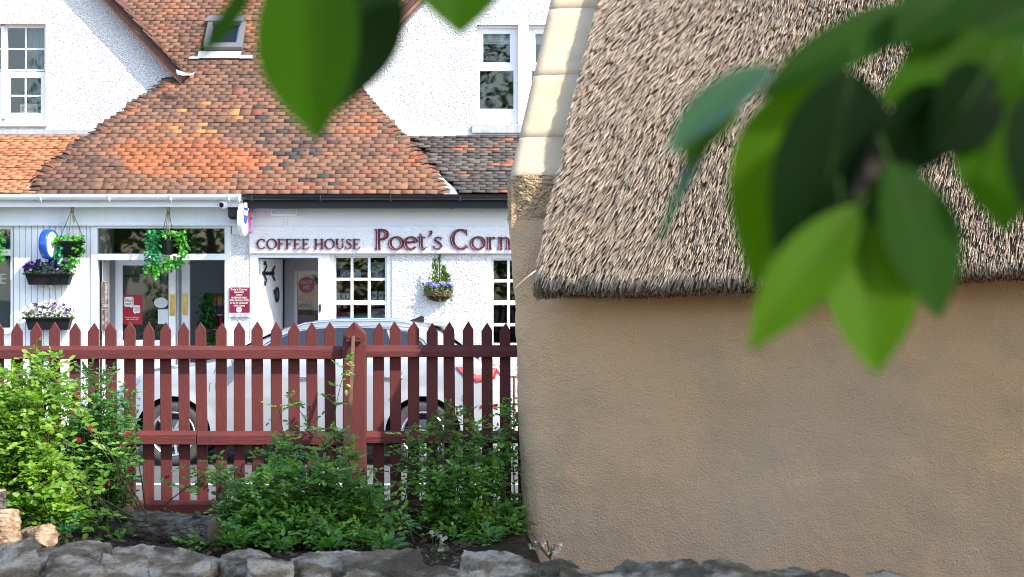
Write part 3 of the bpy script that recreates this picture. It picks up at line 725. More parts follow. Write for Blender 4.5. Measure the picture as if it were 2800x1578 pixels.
def glyph(ch, T=.175, t=.075):
    """strokes of a serif letter, cap height 1: list of (points, widths)"""
    S = []
    def stem(x, z0=0., z1=1., w=T, s0=True, s1=True, sw=.17):
        S.append(([(x, z0), (x, z1)], [w, w]))
        if s0: S.append(([(x - sw, z0 + .025), (x + sw, z0 + .025)], [.05, .05]))
        if s1: S.append(([(x - sw, z1 - .025), (x + sw, z1 - .025)], [.05, .05]))
    if ch == 'C':
        S.append(arc(.46, .5, .39, .47, 48, 318, T, t, 26)); S.append(([(.74, .98), (.745, .70)], [.03, .07])); adv = .92
    elif ch == 'O': S.append(arc(.5, .5, .42, .475, 0, 360, T, t, 32, .2)); adv = 1.02
    elif ch in 'FE':
        stem(.2); S.append(([(.2, .97), (.66, .97)], [.055, .055])); S.append(([(.66, .99), (.675, .76)], [.06, .03])); S.append(([(.2, .52), (.52, .52)], [.05, .05])); S.append(([(.52, .64), (.52, .41)], [.03, .03]))
        if ch == 'E': S.append(([(.2, .03), (.68, .03)], [.055, .055])); S.append(([(.68, .0), (.73, .26)], [.06, .03])); adv = .82
        else: adv = .74
    elif ch == 'H': stem(.2); stem(.78); S.append(([(.2, .52), (.78, .52)], [.05, .05])); adv = 1.0
    elif ch == 'U':
        S.append(([(.2, 1), (.2, .38)], [T, T])); p, w_ = arc(.47, .34, .27, .32, 180, 360, T * .9, t, 14); S.append((p, w_)); S.append(([(.74, .34), (.74, 1)], [t * 1.2, t * 1.2]))
        for x_ in (.2, .74): S.append(([(x_ - .16, .975), (x_ + .16, .975)], [.05, .05]))
        adv = .95
    elif ch == 'S':
        P_ = [(.56, .78), (.52, .90), (.40, .965), (.25, .94), (.15, .84), (.16, .70), (.28, .59), (.42, .50), (.54, .39), (.57, .25), (.50, .10), (.36, .035), (.20, .06), (.10, .17), (.07, .27)]
        S.append((P_, [.045, .05, .06, .08, .11, .14, .16, .165, .16, .13, .10, .07, .06, .05, .045])); S.append(([(.575, .98), (.57, .72)], [.03, .04])); S.append(([(.06, .30), (.055, .02)], [.04, .03])); adv = .68
    elif ch == 'P':
        stem(.24); p, w_ = arc(.34, .74, .31, .235, 90, -90, T, t, 14); S.append(([(.24, .975)] + p + [(.24, .505)], [t] + w_ + [t])); adv = .74
    elif ch == 'o': S.append(arc(.34, .31, .285, .30, 0, 360, T * .9, t * .8, 26, .25)); adv = .70
    elif ch == 'e':
        S.append(arc(.33, .31, .27, .30, 8, 325, T * .85, t * .8, 26, .25)); S.append(([(.08, .35), (.58, .37)], [t, t])); adv = .63
    elif ch == 't': S.append(([(.17, .80), (.19, .56), (.19, .14), (.25, .04), (.36, .03), (.46, .12)], [.02, T * .8, T * .85, T * .8, .08, .03])); S.append(([(.02, .60), (.40, .60)], [.05, .05])); adv = .43
    elif ch == "'": S.append(([(.20, .93), (.24, .82), (.17, .68), (.08, .60)], [.15, .13, .07, .02])); adv = .30
    elif ch == 's':
        S.append(([(.40, .50), (.36, .58), (.26, .61), (.14, .56), (.12, .45), (.22, .37), (.34, .30), (.42, .19), (.37, .07), (.24, .02), (.11, .06), (.06, .18)], [.035, .05, .06, .09, .11, .12, .125, .11, .09, .06, .045, .03])); S.append(([(.42, .62), (.415, .46)], [.02, .035])); S.append(([(.05, .20), (.045, .01)], [.035, .02])); adv = .52
    elif ch == 'r':
        stem(.18, 0, .62, T * .85, True, False, .15); S.append(([(.05, .585), (.2, .60)], [.045, .05])); S.append(([(.22, .44), (.30, .56), (.38, .59), (.46, .54)], [.04, .06, .09, .12])); adv = .53
    elif ch == 'n':
        stem(.18, 0, .62, T * .85, True, False, .14); S.append(([(.05, .585), (.2, .60)], [.045, .05])); S.append(([(.22, .44), (.32, .57), (.44, .59), (.53, .50), (.545, .36), (.545, 0)], [.04, .06, .08, T * .8, T * .85, T * .85])); S.append(([(.545 - .14, .025), (.545 + .14, .025)], [.05, .05])); adv = .72
    else: return [], .34
    return S, adv
def sign_text(text, px0, px1, base, cap, parent, inline=False):
    d = DF - .071; H = cap / F * d; tot = sum(glyph(c)[1] for c in text); sx = (PX(px1, d) - PX(px0, d)) / (tot * H)
    x = PX(px0, d); z = PZ(base, d)
    for c in text:
        S, adv = glyph(c, .22, .09) if inline else glyph(c)
        if S:
            mb = MB()
            for k, (p, w_) in enumerate(S): ribbon(mb, [(x + q[0] * H * sx, z + q[1] * H) for q in p], [v * H for v in w_], d - .022 - .0012 * k, .018 + .0012 * k)
            if inline:
                for k, (p, w_) in enumerate(S):
                    if max(w_) > .1 and len(p) >= 2:
                        pp = [Vector(q) for q in p]; q2 = []
                        for i in range(len(pp)):
                            dd = (pp[min(i + 1, len(pp) - 1)] - pp[max(i - 1, 0)]).normalized(); nn = Vector((-dd.y, dd.x))
                            if nn.x > 0: nn = -nn
                            q2.append(pp[i] + nn * w_[i] * .14)
                        ribbon(mb, [(x + q[0] * H * sx, z + q[1] * H) for q in q2], [max(.0, (v - .11)) * .13 * H + .0002 for v in w_], d - .036, .004, 1)
            mb.build('sign_letter', [M['maroon'], M['inline']], parent)
        x += adv * H * sx
sign_text('COFFEE HOUSE', 702, 987, 681, 28, cafe)
sign_text("Poet's Corner", 1020, 1467, 682, 55, cafe, True)
one('light_fitting', M['signwhite'], cafe, (741, 811, 571, 576, DF - .10, DF - .05), (741, 811, 584, 590, DF - .12, DF - .05), (741, 744, 576, 584, DF - .12, DF - .05), (808, 811, 576, 584, DF - .12, DF - .05), (744, 808, 577, 583, DF - .09, DF - .052))
mb = MB()
for pts in ([(770, 601), (776, 599), (778, 604), (773, 607), (778, 610), (776, 617), (770, 618)], [(784, 602), (787, 600), (786, 616)]):
    mb.tube([P(a, b, DF - .051) for a, b in pts], .0025, 4)
mb.build('number_trace', mat('old_number', (.5, .5, .5), .8), cafe)
# --- text helper for small print
def text(parent, s, px, py, cap, d, mt, align='CENTER', name='lettering', width=None, stretch=1.0):
    c = bpy.data.curves.new(name, 'FONT'); c.body = s; c.size = cap / F * d / .70; c.align_x = align; c.extrude = .0006; c.resolution_u = 2
    o = bpy.data.objects.new(name, c); me = bpy.data.meshes.new_from_object(o); bpy.data.objects.remove(o); bpy.data.curves.remove(c)
    xs = [v.co.x for v in me.vertices]; sx = stretch
    if width and xs: sx = width / F * d / max(max(xs) - min(xs), 1e-6)
    me.transform(Matrix.Translation((PX(px, d), d, PZ(py, d))) @ Matrix.Rotation(math.radians(90), 4, 'X') @ Matrix.Diagonal((sx, 1, 1, 1)))
    me.name = name; me.materials.append(M[mt]); return link(bpy.data.objects.new(name, me), parent)
text(hw, 'BEAUTY', 838, 777, 10, D3 - .006, 'whiteprint', width=30); text(hw, 'SPOT', 838, 791, 10, D3 - .006, 'whiteprint', width=18)
text(hw, 'OPEN', 838, 842, 12, D3 - .009, 'printgrey', width=22)
M['window_grey'] = mat('window_letter', (.13, .17, .18), .5)
text(wl, 'E', 8, 776, 28, DF + .055, 'window_grey', width=17)
for sx in (1, -1):
    pass
# ------------------------------------------------------------------ leaves and flowers helpers
LEAF = np.array([(0, 0, 0), (.30, .26, .07), (.70, .22, .06), (1, 0, -.05), (.70, -.22, .06), (.30, -.26, .07)], float)
LF = np.array([(0, 1, 2, 3), (0, 3, 4, 5)])
def frames(d, up=None, roll=None):
    """orthonormal frames (n,3,3) with x along d"""
    d = d / np.linalg.norm(d, axis=1, keepdims=True); n = len(d)
    if up is None: up = np.tile([0, 0, 1.0], (n, 1))
    y = np.cross(up, d); y /= np.linalg.norm(y, axis=1, keepdims=True) + 1e-9; z = np.cross(d, y)
    if roll is not None:
        c, s = np.cos(roll)[:, None], np.sin(roll)[:, None]; y, z = y * c + z * s, z * c - y * s
    return np.stack([d, y, z], axis=2)
def leaves(name, pos, d, size, tint, mat_, parent, roll=None, shape=LEAF, faces=LF, up=None):
    R = frames(d, up, roll); n, k = len(pos), len(shape)
    V = np.einsum('nij,kj->nki', R, shape) * size[:, None, None] + pos[:, None]
    FF = (faces[None] + k * np.arange(n)[:, None, None]).reshape(-1, 4)
    return npmesh(name, V.reshape(-1, 3), FF, mat_, parent, np.repeat(tint, k, 0), smooth=False)
def rdir(n, zmin=-1, zmax=1):
    z = NR.uniform(zmin, zmax, n); a = NR.uniform(0, 2 * np.pi, n); r = np.sqrt(np.maximum(0, 1 - z * z)); return np.stack([r * np.cos(a), r * np.sin(a), z], 1)
def tints(n, cols, jit=.18):
    c = np.array(cols)[NR.integers(0, len(cols), n)]; return c * NR.uniform(1 - jit, 1 + jit, (n, 1)) * NR.uniform(.94, 1.06, (n, 3))
M['leaf'] = leafmat('rose_leaf', .4, .45)
M['plasticleaf'] = leafmat('trailing_leaf', .35, .35, (1.1, 1.4, .7))
M['petal'] = leafmat('petal', .3, .6, (1, 1, 1), .2)
M['stem'] = mat('green_stem', (.055, .07, .025), .8, .1, var=(30, .5, (.06, .035, .02)))
FL5 = np.array([(0, 0, -.25)] + [(math.cos(t) * r, math.sin(t) * r, .0 + .1 * (k % 2)) for k, (t, r) in enumerate([(2 * math.pi * i / 10, 1 if i % 2 == 0 else .72) for i in range(10)])])
FLF = np.array([(0, 1 + i, 1 + (i + 1) % 10, 1 + (i + 2) % 10) for i in range(0, 10, 2)])
def flowers(name, pos, size, tint, parent, face=(0.25, -1, .35), jit=.5):
    n = len(pos); z = np.array(face)[None] + NR.normal(0, jit, (n, 3)); z /= np.linalg.norm(z, axis=1, keepdims=True)
    x = np.cross(z, rdir(n)); return leaves(name, pos, x, size, tint, M['petal'], parent, None, FL5, FLF, up=z)

# --- hanging baskets with trailing plants
def basket(px, py_hook, py_rim, rw, h, d, label, seed, leafbox, half=False):
    """leafbox: list of (px, py, rx, ry, n, bluish) trailing clusters"""
    t = thing('hanging_basket', label, 'hanging basket', P(px, py_rim, d), 'hanging baskets under the gutter beam')
    c = P(px, py_rim, d); r = rw / F * d / 2; hh = h / F * d
    mb = MB(); T = Matrix.Translation(c)
    mb.lathe([(r * 1.04, 0), (r * 1.04, -.02), (r * .97, -.025), (r * .80, -hh * .6), (r * .62, -hh), (0.001, -hh), (0.001, -hh + .01), (r * .55, -hh + .01), (r * .93, -.01), (r * .96, 0), (r * 1.04, 0)], 8 if half else 20, T); mb.build('pot', M['black'], t, smooth=not half)
    hk = P(px, py_hook, d)
    for k in range(4):
        a = k * math.pi / 2 + .5; mb = MB()
        mb.tube([hk, c + Vector((math.cos(a) * r, math.sin(a) * r, 0))], .004, 4); mb.build('chain', M['rope' if k % 2 else 'iron'], t)
    mb = MB(); mb.tube([hk + Vector((0, 0, .06)), hk + Vector((.02, 0, .02)), hk + Vector((.025, 0, -.10)), hk + Vector((.035, 0, -.16))], .009, 5); mb.tube([hk + Vector((0, 0, .08)), hk], .008, 5); mb.build('rope_tie', M['rope'], t)
    pos, ti = [], []
    for (x, y, rx, ry, n, bl) in leafbox:
        q = NR.normal(0, .5, (n, 3)); q = np.clip(q, -1, 1)
        pp = np.array(P(x, y, d - .02)) + q * np.array([rx / F * d, .09, ry / F * d]); pos.append(pp)
        ti.append(tints(n, [(.03, .30, .13), (.05, .36, .10), (.02, .22, .11)] if bl else [(.09, .36, .04), (.13, .42, .06), (.05, .26, .03)], .3))
    pos = np.concatenate(pos); ti = np.concatenate(ti); n = len(pos)
    d_ = rdir(n, -1, .35) + np.array([.1, -.5, -.2]); leaves('foliage', pos, d_, NR.uniform(.05, .085, n), ti, M['plasticleaf'], t, NR.uniform(-.8, .8, n))
    return t
DB = DF - .22
basket(459, 573, 655, 40, 42, DB, 'square black pot with long trailing bright green plant hanging before the transom window', 1,
       [(418, 650, 20, 26, 90, 1), (418, 700, 20, 32, 120, 1), (425, 735, 24, 24, 100, 0), (498, 650, 18, 22, 70, 0), (500, 690, 14, 26, 70, 0), (468, 718, 26, 20, 80, 0), (460, 640, 40, 10, 50, 0)], True)
basket(196, 573, 660, 72, 44, DB, 'round black basket with short trailing green plant hanging above the upper flower trough', 2,
       [(160, 655, 18, 18, 60, 0), (165, 690, 16, 26, 60, 1), (200, 648, 28, 9, 50, 0), (215, 670, 16, 26, 70, 0), (205, 700, 14, 24, 60, 0), (190, 722, 16, 16, 40, 0)])
basket(-32, 573, 655, 66, 44, DB, 'black basket of trailing green leaves at the edge of the lettered window', 3,
       [(-8, 660, 16, 26, 70, 0), (-6, 700, 14, 24, 60, 0), (-40, 660, 40, 26, 90, 1)])

# --- flower troughs
def trough(px0, px1, py0, py1, label, mixp, ytop):
    d = DF - .14; c = P((px0 + px1) / 2, py1, d)
    t = thing('flower_trough', label, 'flower trough', c, 'black flower troughs on the boarded wall')
    w0 = (px1 - px0) / F * d / 2; zt, zb = PZ(py0, d), PZ(py1, d); sl = .86
    mb = MB(); y0, y1 = -.09, .10
    top = [Vector((c.x - w0, d + y0, zt)), Vector((c.x + w0, d + y0, zt)), Vector((c.x + w0, d + y1, zt)), Vector((c.x - w0, d + y1, zt))]
    bot = [Vector((c.x - w0 * sl, d + y0 * .75, zb)), Vector((c.x + w0 * sl, d + y0 * .75, zb)), Vector((c.x + w0 * sl, d + y1 * .9, zb)), Vector((c.x - w0 * sl, d + y1 * .9, zb))]
    mb.add(top + bot, [(0, 1, 5, 4), (1, 2, 6, 5), (2, 3, 7, 6), (3, 0, 4, 7), (4, 5, 6, 7)])
    tr = mb.build('trough', M['black'], t)
    mb = MB(); mb.box(c.x - w0 - .02, c.x + w0 + .02, d + y0 - .02, d + y1, zt - .012, zt + .006); mb.build('rim', M['black'], tr)
    mb = MB(); mb.box(c.x - .012, c.x + .012, d + .02, DF, zb - .03, zb - .002); mb.box(c.x - .012, c.x + .012, DF - .012, DF, zb - .16, zb - .03); mb.build('bracket', M['white'], t)
    n = 420; u = NR.uniform(-1, 1, n); hh = (PZ(ytop, d) - zt) * (1 - .55 * u ** 2)
    pos = np.stack([c.x + u * w0 * 1.04, d + NR.uniform(-.12, .09, n), zt + hh * NR.uniform(-.05, .8, n)], 1)
    leaves('foliage', pos, rdir(n, -.4, 1) + np.array([0, -.3, 0]), NR.uniform(.025, .05, n), tints(n, [(.07, .17, .02), (.12, .22, .03), (.04, .10, .02)]), M['leaf'], t, NR.uniform(-1, 1, n))
    n = 120; u = NR.uniform(-1, 1, n); hh = (PZ(ytop, d) - zt) * (1 - .55 * u ** 2)
    pos = np.stack([c.x + u * w0 * 1.08, d + NR.uniform(-.13, .02, n), zt + hh * NR.uniform(.25, 1.0, n) + .02], 1)
    wh = NR.random(n) < mixp; ti = np.where(wh[:, None], tints(n, [(.80, .80, .78)], .08), tints(n, [(.09, .012, .20), (.05, .008, .12), (.14, .03, .28)]))
    o = flowers('pansy_flowers', pos, NR.uniform(.018, .03, n), ti, t); o['kind'] = 'stuff'
trough(73, 196, 749, 779, 'upper black trough of mostly purple pansies beneath the round blue sign', .25, 712)
trough(72, 196, 869, 902, 'lower black trough of mostly white pansies just above the fence pickets', .62, 826)

# --- round projecting sign, oval sign, camera, floodlight
t = thing('round_sign', 'white disc sign with thick blue rim standing out from the boarded wall', 'sign', P(135, 668, DF - .3))
c = P(134, 668, DF - .3); A = Matrix.Translation(c) @ Matrix.Rotation(math.radians(-13), 4, 'Z') @ Matrix.Rotation(math.radians(90), 4, 'Y') @ Matrix.Diagonal((1, 1, 1, 1))
R_ = 41 / F * DF
mb = MB(); mb.lathe([(R_ * .86, -.05), (R_ * .95, -.055), (R_, -.03), (R_, .03), (R_ * .95, .055), (R_ * .86, .05)], 40, A); mb.build('rim', M['blue'], t, smooth=True)
mb = MB(); mb.lathe([(.001, -.042), (R_ * .88, -.042), (R_ * .88, .042), (.001, .042)], 40, A); mb.build('disc', M['signwhite'], t)
mb = MB(); mb.box(c.x - .02, c.x + .02, c.y + R_ * .9, DF, c.z - .02, c.z + .02); mb.build('arm', M['white'], t)
t = thing('oval_sign', 'narrow white oval projecting sign with blue oval emblem beside the coffee house lettering', 'sign', P(665, 601, DF - .45))
c = P(665, 601, DF - .45); A = Matrix.Translation(c) @ Matrix.Rotation(math.radians(-3), 4, 'Z') @ Matrix.Rotation(math.radians(90), 4, 'Y')
rz, ry = 43 / F * DF, .27
def oval(name, s, x0, x1, mt, par, dz=0., sy=1.):
    mb = MB(); n = 36
    mb.prism([A @ Vector((-rz * s * math.cos(2 * math.pi * k / n) - dz, ry * s * sy * math.sin(2 * math.pi * k / n), x0)) for k in range(n)], (A.to_3x3() @ Vector((0, 0, x1 - x0)))); return mb.build(name, M[mt], par)
bd = oval('board', 1.0, -.025, .025, 'signwhite', t)
e = oval('emblem', .62, .026, .034, 'blue', t, .07, .75)
mb = MB()
for row, z in ((0, .11), (1, .015)):
    for k in range(4):
        y0 = -.105 + k * .055; mb.prism([A @ Vector((-z - a - .04, b, .0345)) for a, b in ((0, y0), (.06, y0), (.06, y0 + .035), (0, y0 + .035))], A.to_3x3() @ Vector((0, 0, .004)))
mb.build('emblem_marks', M['signwhite'], e)
mb = MB(); mb.fb(672, 681, 575, 634, DF - .25, DF - .06); mb.build('pink_bracket', M['pink'], t)
mb = MB(); mb.fb(678, 692, 576, 634, DF - .10, DF - .09); pl_ = mb.build('wall_plate', M['whitepl'], t)
for x_, y_ in ((684, 582), (688, 598), (683, 614)):
    mb = MB(); mb.lathe([(.001, -.012), (.009, -.010), (.009, 0)], 8, Matrix.Translation(P(x_, y_, DF - .10)) @ Matrix.Rotation(math.radians(-90), 4, 'X') @ Matrix.Diagonal((1, 1, 1, 1))); mb.build('bolt', M['iron'], pl_)
t = thing('security_camera', 'small white dome security camera under the end of the white gutter', 'security camera', P(613, 552, DF - .36))
mb = MB(); c = P(612, 558, DF - .34); mb.ell(c, (.062, .062, .062), 18); mb.build('ball', M['signwhite'], t, smooth=True)
mb = MB(); mb.lathe([(.045, 0), (.055, .03), (.055, .05)], 16, Matrix.Translation(c + Vector((.02, .01, .035)))); mb.build('base', M['signwhite'], t)
mb = MB(); mb.lathe([(.001, .0), (.028, 0), (.034, -.012)], 14, Matrix.Translation(c + Vector((-.028, -.055, -.012))) @ Matrix.Rotation(math.radians(90), 4, 'X') @ Matrix.Rotation(math.radians(-28), 4, 'Y')); mb.build('lens', M['black'], t)
t = thing('floodlight', 'black box floodlight fixed under the gutter between the two shops', 'floodlight', P(640, 583, DF - .2))
one('housing', M['blackpaint'], t, (623, 657, 567, 594, DF - .25, DF - .08), (626, 654, 594, 598, DF - .22, DF - .10), bevel=.008)
mb = MB(); mb.fb(630, 648, 597.5, 600, DF - .2, DF - .15); mb.build('sensor', M['black'], t)
t = thing('wall_cable', 'pale coiled cable hanging from the beam beside the round basket', 'cable', P(165, 600, DF - .08))
mb = MB(); mb.tube([P(164, 568, DF - .09), P(166, 582, DF - .09), P(171, 590, DF - .09)] + [P(169 + 9 * math.cos(k * .7), 602 + 9 * math.sin(k * .7), DF - .09 - .001 * k) for k in range(20)], .004, 5); mb.build('cord', M['whitepl'], t)
# --- wicker wall basket
t = thing('wicker_basket', 'half round wicker wall basket with lavender pansies and little conifers', 'wall basket', P(1200, 800, DF))
c = P(1199, 796, DF); r = 37 / F * DF
mb = MB()
nb = 9
for j in range(nb):
    a = (j + .5) / nb * math.pi / 2; rr = r * math.cos(a) + .004; z = -r * .72 * math.sin(a) 
    mb.tube([c + Vector((rr * math.cos(th), rr * math.sin(th) * 1.0, z + .006 * math.sin(th * 14 + j * math.pi))) for th in [math.pi + math.pi * k / 28 for k in range(29)]], .0105, 5)
bw_ = mb.build('wicker_bowl', M['wicker'], t)
mb = MB(); mb.tube([c + Vector((r * math.cos(th), -.005, r * .72 * math.sin(th) + .0)) for th in [math.pi * k / 24 for k in range(25)]], .016, 6); mb.build('hoop', M['wicker'], t)
mb = MB(); mb.tube([c + Vector((.9 * r * math.cos(th), .9 * r * math.sin(th) - .005, -.02)) for th in [math.pi + math.pi * k / 16 for k in range(17)]], .02, 5)
mb.ell(c + Vector((0, -.02, -.06)), (r * .9, r * .85, .07), 14); mb.build('liner', M['soil'], t)
mb = MB(); mb.tube([P(1203, 684, DF - .015), P(1203, 700, DF - .02), P(1202, 735, DF - .03), P(1202, 768, DF - .03)], .011, 6); mb.tube([P(1203, 700, DF - .02), P(1199, 704, DF - .06), P(1198, 712, DF - .05)], .009, 5); mb.build('hanging_bracket', M['iron'], t)
n = 260; th = NR.uniform(math.pi, 2 * math.pi, n); rr = r * np.sqrt(NR.uniform(.1, 1.3, n))
pos = np.stack([c.x + rr * np.cos(th), c.y + rr * np.sin(th) - .01, c.z + .02 + NR.normal(0, .05, n) - .08 * (NR.random(n) < .15)], 1)
leaves('foliage', pos, rdir(n, -.5, .8) + np.array([0, -.4, 0]), NR.uniform(.025, .05, n), tints(n, [(.045, .13, .04), (.07, .17, .06), (.10, .2, .03)]), M['leaf'], t, NR.uniform(-1, 1, n))
pos, dd = [], []
for (x_, h_) in ((1189, 78), (1213, 62), (1222, 40)):
    for k in range(220):
        s = RND.random(); q = P(x_ + RND.gauss(0, 3 + 7 * (1 - s)), 795 - h_ * s * 1.05, DF - .16); pos.append(q); dd.append((RND.gauss(0, .5), RND.gauss(0, .5), 1.2))
leaves('conifer_sprigs', np.array(pos), np.array(dd), NR.uniform(.03, .06, len(pos)), tints(len(pos), [(.16, .24, .03), (.10, .16, .02)]), M['leaf'], t, NR.uniform(-1, 1, len(pos)), LEAF * np.array([1, .5, 1]))
pos = np.array([P(x_ + RND.gauss(0, 5), y_ + RND.gauss(0, 3), DF - .19 + RND.gauss(0, .01)) for (x_, y_, k) in ((1185, 774, 8), (1192, 780, 5), (1172, 773, 3), (1212, 775, 7), (1227, 776, 4)) for _ in range(k)])
o = flowers('pansy_flowers', pos, NR.uniform(.016, .026, len(pos)), tints(len(pos), [(.30, .26, .66), (.20, .16, .55), (.42, .38, .75)]), t); o['kind'] = 'stuff'

# --- menu board
t = thing('menu_board', 'maroon menu board with white print on the pier left of the coffee house door', 'menu board', P(654, 832, DF))
DM = DF - .045
bd = one('board', M['maroon2'], t, (627, 681, 786, 856, DM, DF - .012)); one('lower_strip', M['whitepl'], t, (627, 681, 856, 867, DM, DF - .012))
DT = DM - .003
text(bd, "Poet's Corner", 654, 794, 6, DT, 'whiteprint', width=46)
for s, y, w_ in (('BREAKFAST', 801.5, 26), ('LUNCH', 809, 16), ('HOMEMADE CAKES', 816.3, 43), ('FRESH GROUND COFFEE', 823.5, 52), ('SIT IN OR TAKEAWAY', 831, 49), ('OPEN 7 DAYS', 838.5, 30)): text(bd, s, 654, y, 4.6, DT, 'whiteprint', width=w_)
for s, y, w_ in (('OUTSIDE CATERING AND', 859.6, 41), ('PRIVATE FUNCTIONS', 862.8, 35), ('CATERED FOR (ASK WITHIN)', 866.2, 47)): text(bd, s, 654, y, 2.3, DT, 'maroon', width=w_)
mb = MB(); mb.prism([P(653.5 + 7.4 * math.cos(k * math.pi / 12), 846.8 + 7.4 * math.sin(k * math.pi / 12), DT) for k in range(24)], (0, .002, 0)); em = mb.build('emblem', M['whiteprint'], bd)
mb = MB(); mb.prism([P(x_, y_, DT - .002) for x_, y_ in ((648, 847), (651.5, 844), (656, 844), (658.5, 847), (656, 850), (651.5, 849.5))], (0, .0015, 0)); mb.build('cup_mark', M['maroon2'], bd)
one('emblem_cup', M['whiteprint'], bd, (652, 657, 845.6, 848.6, DT - .004, DT - .0025))
# --- cash poster, notices in the porch
t = thing('cash_poster', 'red poster with two white speech bubbles inside the glazed shop door', 'poster', P(361, 846, D2))
one('sheet', M['red'], t, (335, 389, 806, 887, D2 + .013, D2 + .017))
def bubble(x0, x1, y0, y1, tail):
    q = [(x0 + 3, y0), (x1 - 3, y0), (x1, y0 + 3), (x1, y1 - 3), (x1 - 3, y1)] + tail + [(x0 + 3, y1), (x0, y1 - 3), (x0, y0 + 3)]
    mb = MB(); mb.prism([P(a, b, D2 + .010) for a, b in q], (0, .002, 0)); return mb.build('speech_bubble', M['whiteprint'], t)
b1 = bubble(340, 365, 812, 839, [(360, 842), (355, 839)]); b2 = bubble(364, 383, 835, 856, [(372, 856), (368, 859), (367, 856)])
text(b1, 'Need', 352.5, 825, 8, D2 + .008, 'printgrey', width=20); text(b1, 'cash?', 352.5, 834.5, 8, D2 + .008, 'printgrey', width=20)
text(b2, 'Paying', 373.5, 844.5, 5.5, D2 + .008, 'printgrey', width=15.5); text(b2, 'cash in?', 373.5, 851.5, 5.5, D2 + .008, 'printgrey', width=15.5)
text(t, 'Access your high street', 362, 869, 3.2, D2 + .010, 'whiteprint', width=40); text(t, 'bank account HERE', 362, 874.5, 3.4, D2 + .010, 'whiteprint', width=33)
t = thing('oval_plaque', 'pale oval sticker on the glass beside the brass push plate', 'sticker', P(440, 828, D2))
mb = MB(); mb.prism([P(440 + 19 * math.cos(k * math.pi / 14), 828 + 14.5 * math.sin(k * math.pi / 14), D2 + .013) for k in range(28)], (0, .003, 0)); mb.build('disc', mat('pale_sticker', (.50, .50, .53), .5), t)
t = thing('door_notice', 'plain white paper notice low on the glazed door under the oval sticker', 'notice', P(446, 866, D2)); one('paper', mat('notice_paper', (.55, .60, .60), .7), t, (432, 460, 846, 886, D2 + .013, D2 + .015)); 
for nm, y0, y1, lb in (('notice_case', 769, 834, 'upper slim notice case with dark posters on the porch side panel'), ('notice_case', 838, 906, 'lower slim notice case with dark posters on the porch side panel')):
    t = thing(nm, lb, 'notice case', P(287, y1, DF + .13), 'notice cases in the porch')
    one('frame', M['chrome'], t, (278, 297, y0, y0 + 2, DF + .11, DF + .138), (278, 297, y1 - 2, y1, DF + .11, DF + .138), (286.5, 288.5, y0 + 2, y1 - 2, DF + .11, DF + .138), (278, 279.5, y0 + 2, y1 - 2, DF + .11, DF + .138), (295.5, 297, y0 + 2, y1 - 2, DF + .11, DF + .138))
    one('poster_sheet', mat('poster_dark', (.13, .07, .075), .5, var=(16, .8, (.4, .33, .33), .5, .6)), t, (279.5, 286.5, y0 + 2, y1 - 2, DF + .12, DF + .136)); one('poster_sheet', mat('poster_warm', (.25, .14, .13), .5, var=(22, .8, (.5, .42, .4), .45, .6)), t, (288.5, 295.5, y0 + 2, y1 - 2, DF + .12, DF + .136))
# --- vines and a display shelf inside
def vine(px, y0, y1, wd, d, label, n=240, top=0):
    t = thing('trailing_vine', label, 'plant', P(px, y1, d), 'artificial vines inside the shop')
    mb = MB(); mb.tube([P(px, y0, d), P(px + 4, (y0 + y1) / 2, d), P(px, y1, d)], .01, 5); mb.build('stem', M['stem'], t)
    pos = np.array([P(px + RND.gauss(0, wd / 2.6) + 5 * math.sin(k * .1), RND.uniform(y0, y1), d + RND.gauss(0, .05)) for k in range(n)])
    leaves('foliage', pos, rdir(n, -1, .4) + np.array([0, -.5, -.3]), NR.uniform(.06, .10, n), tints(n, [(.035, .18, .035), (.05, .24, .04), (.02, .11, .03)]), M['plasticleaf'], t, NR.uniform(-.8, .8, n))
vine(420, 778, 960, 24, D2 + .35, 'dark green vine hanging behind the glazed shop door')
vine(567, 800, 890, 22, D2 + .40, 'green vine hanging down the left side of the fruit rack')
vine(573, 905, 1010, 26, D2 + .36, 'short green vine low in front of the fruit rack', 160)
vine(486, 815, 960, 5, D2 + .3, 'thin green vine in the gap between the two brass plates', 60)
t = thing('fruit_rack', 'dark metal rack with a tray of oranges and red jars inside the shop door', 'display rack', P(592, 1000, D2 + .6))
mb = MB()
for x_ in (578, 592, 607): mb.fb(x_, x_ + 1.5, 803, 1178, D2 + .52, D2 + .54)
for y_ in (803, 838, 890, 930): mb.fb(576, 612, y_, y_ + 2.5, D2 + .5, D2 + .8)
rk = mb.build('rack_frame', M['iron'], t)
one('tray', mat('wood_tray', (.42, .27, .14), .8), t, (577, 612, 822, 836, D2 + .55, D2 + .56))
for k in range(9):
    o = thing('orange', 'orange fruit in the wooden tray on top of the metal rack', 'fruit', P(582 + (k % 5) * 6.5, 819 - 4 * (k // 5), D2 + .62), 'oranges in the rack tray'); mb = MB(); mb.ell(P(582 + (k % 5) * 6.5 + RND.uniform(-1, 1), 819 - 4 * (k // 5), D2 + .62), (.036, .036, .034), 10); mb.build('peel', mat('orange_peel', (.75, .33, .02), .5) if k == 0 else bpy.data.materials['orange_peel'], o, smooth=True)
for k in range(6):
    o = thing('red_jar', 'red lidded jar standing low on the metal rack', 'jar', P(578 + (k % 3) * 13, 890 + 20 * (k // 3), D2 + .6), 'red jars on the metal rack'); cc = P(579 + (k % 3) * 12, 889 + 40 * (k // 3), D2 + .6)
    mb = MB(); mb.lathe([(.001, 0), (.045, 0), (.047, .02), (.047, .10), (.035, .12), (.035, .125)], 12, Matrix.Translation(cc)); mb.build('body', M['lamp_red'], o, smooth=True); mb = MB(); mb.lathe([(.038, .126), (.038, .145), (.001, .147)], 12, Matrix.Translation(cc)); mb.build('lid', M['whiteprint'], o)
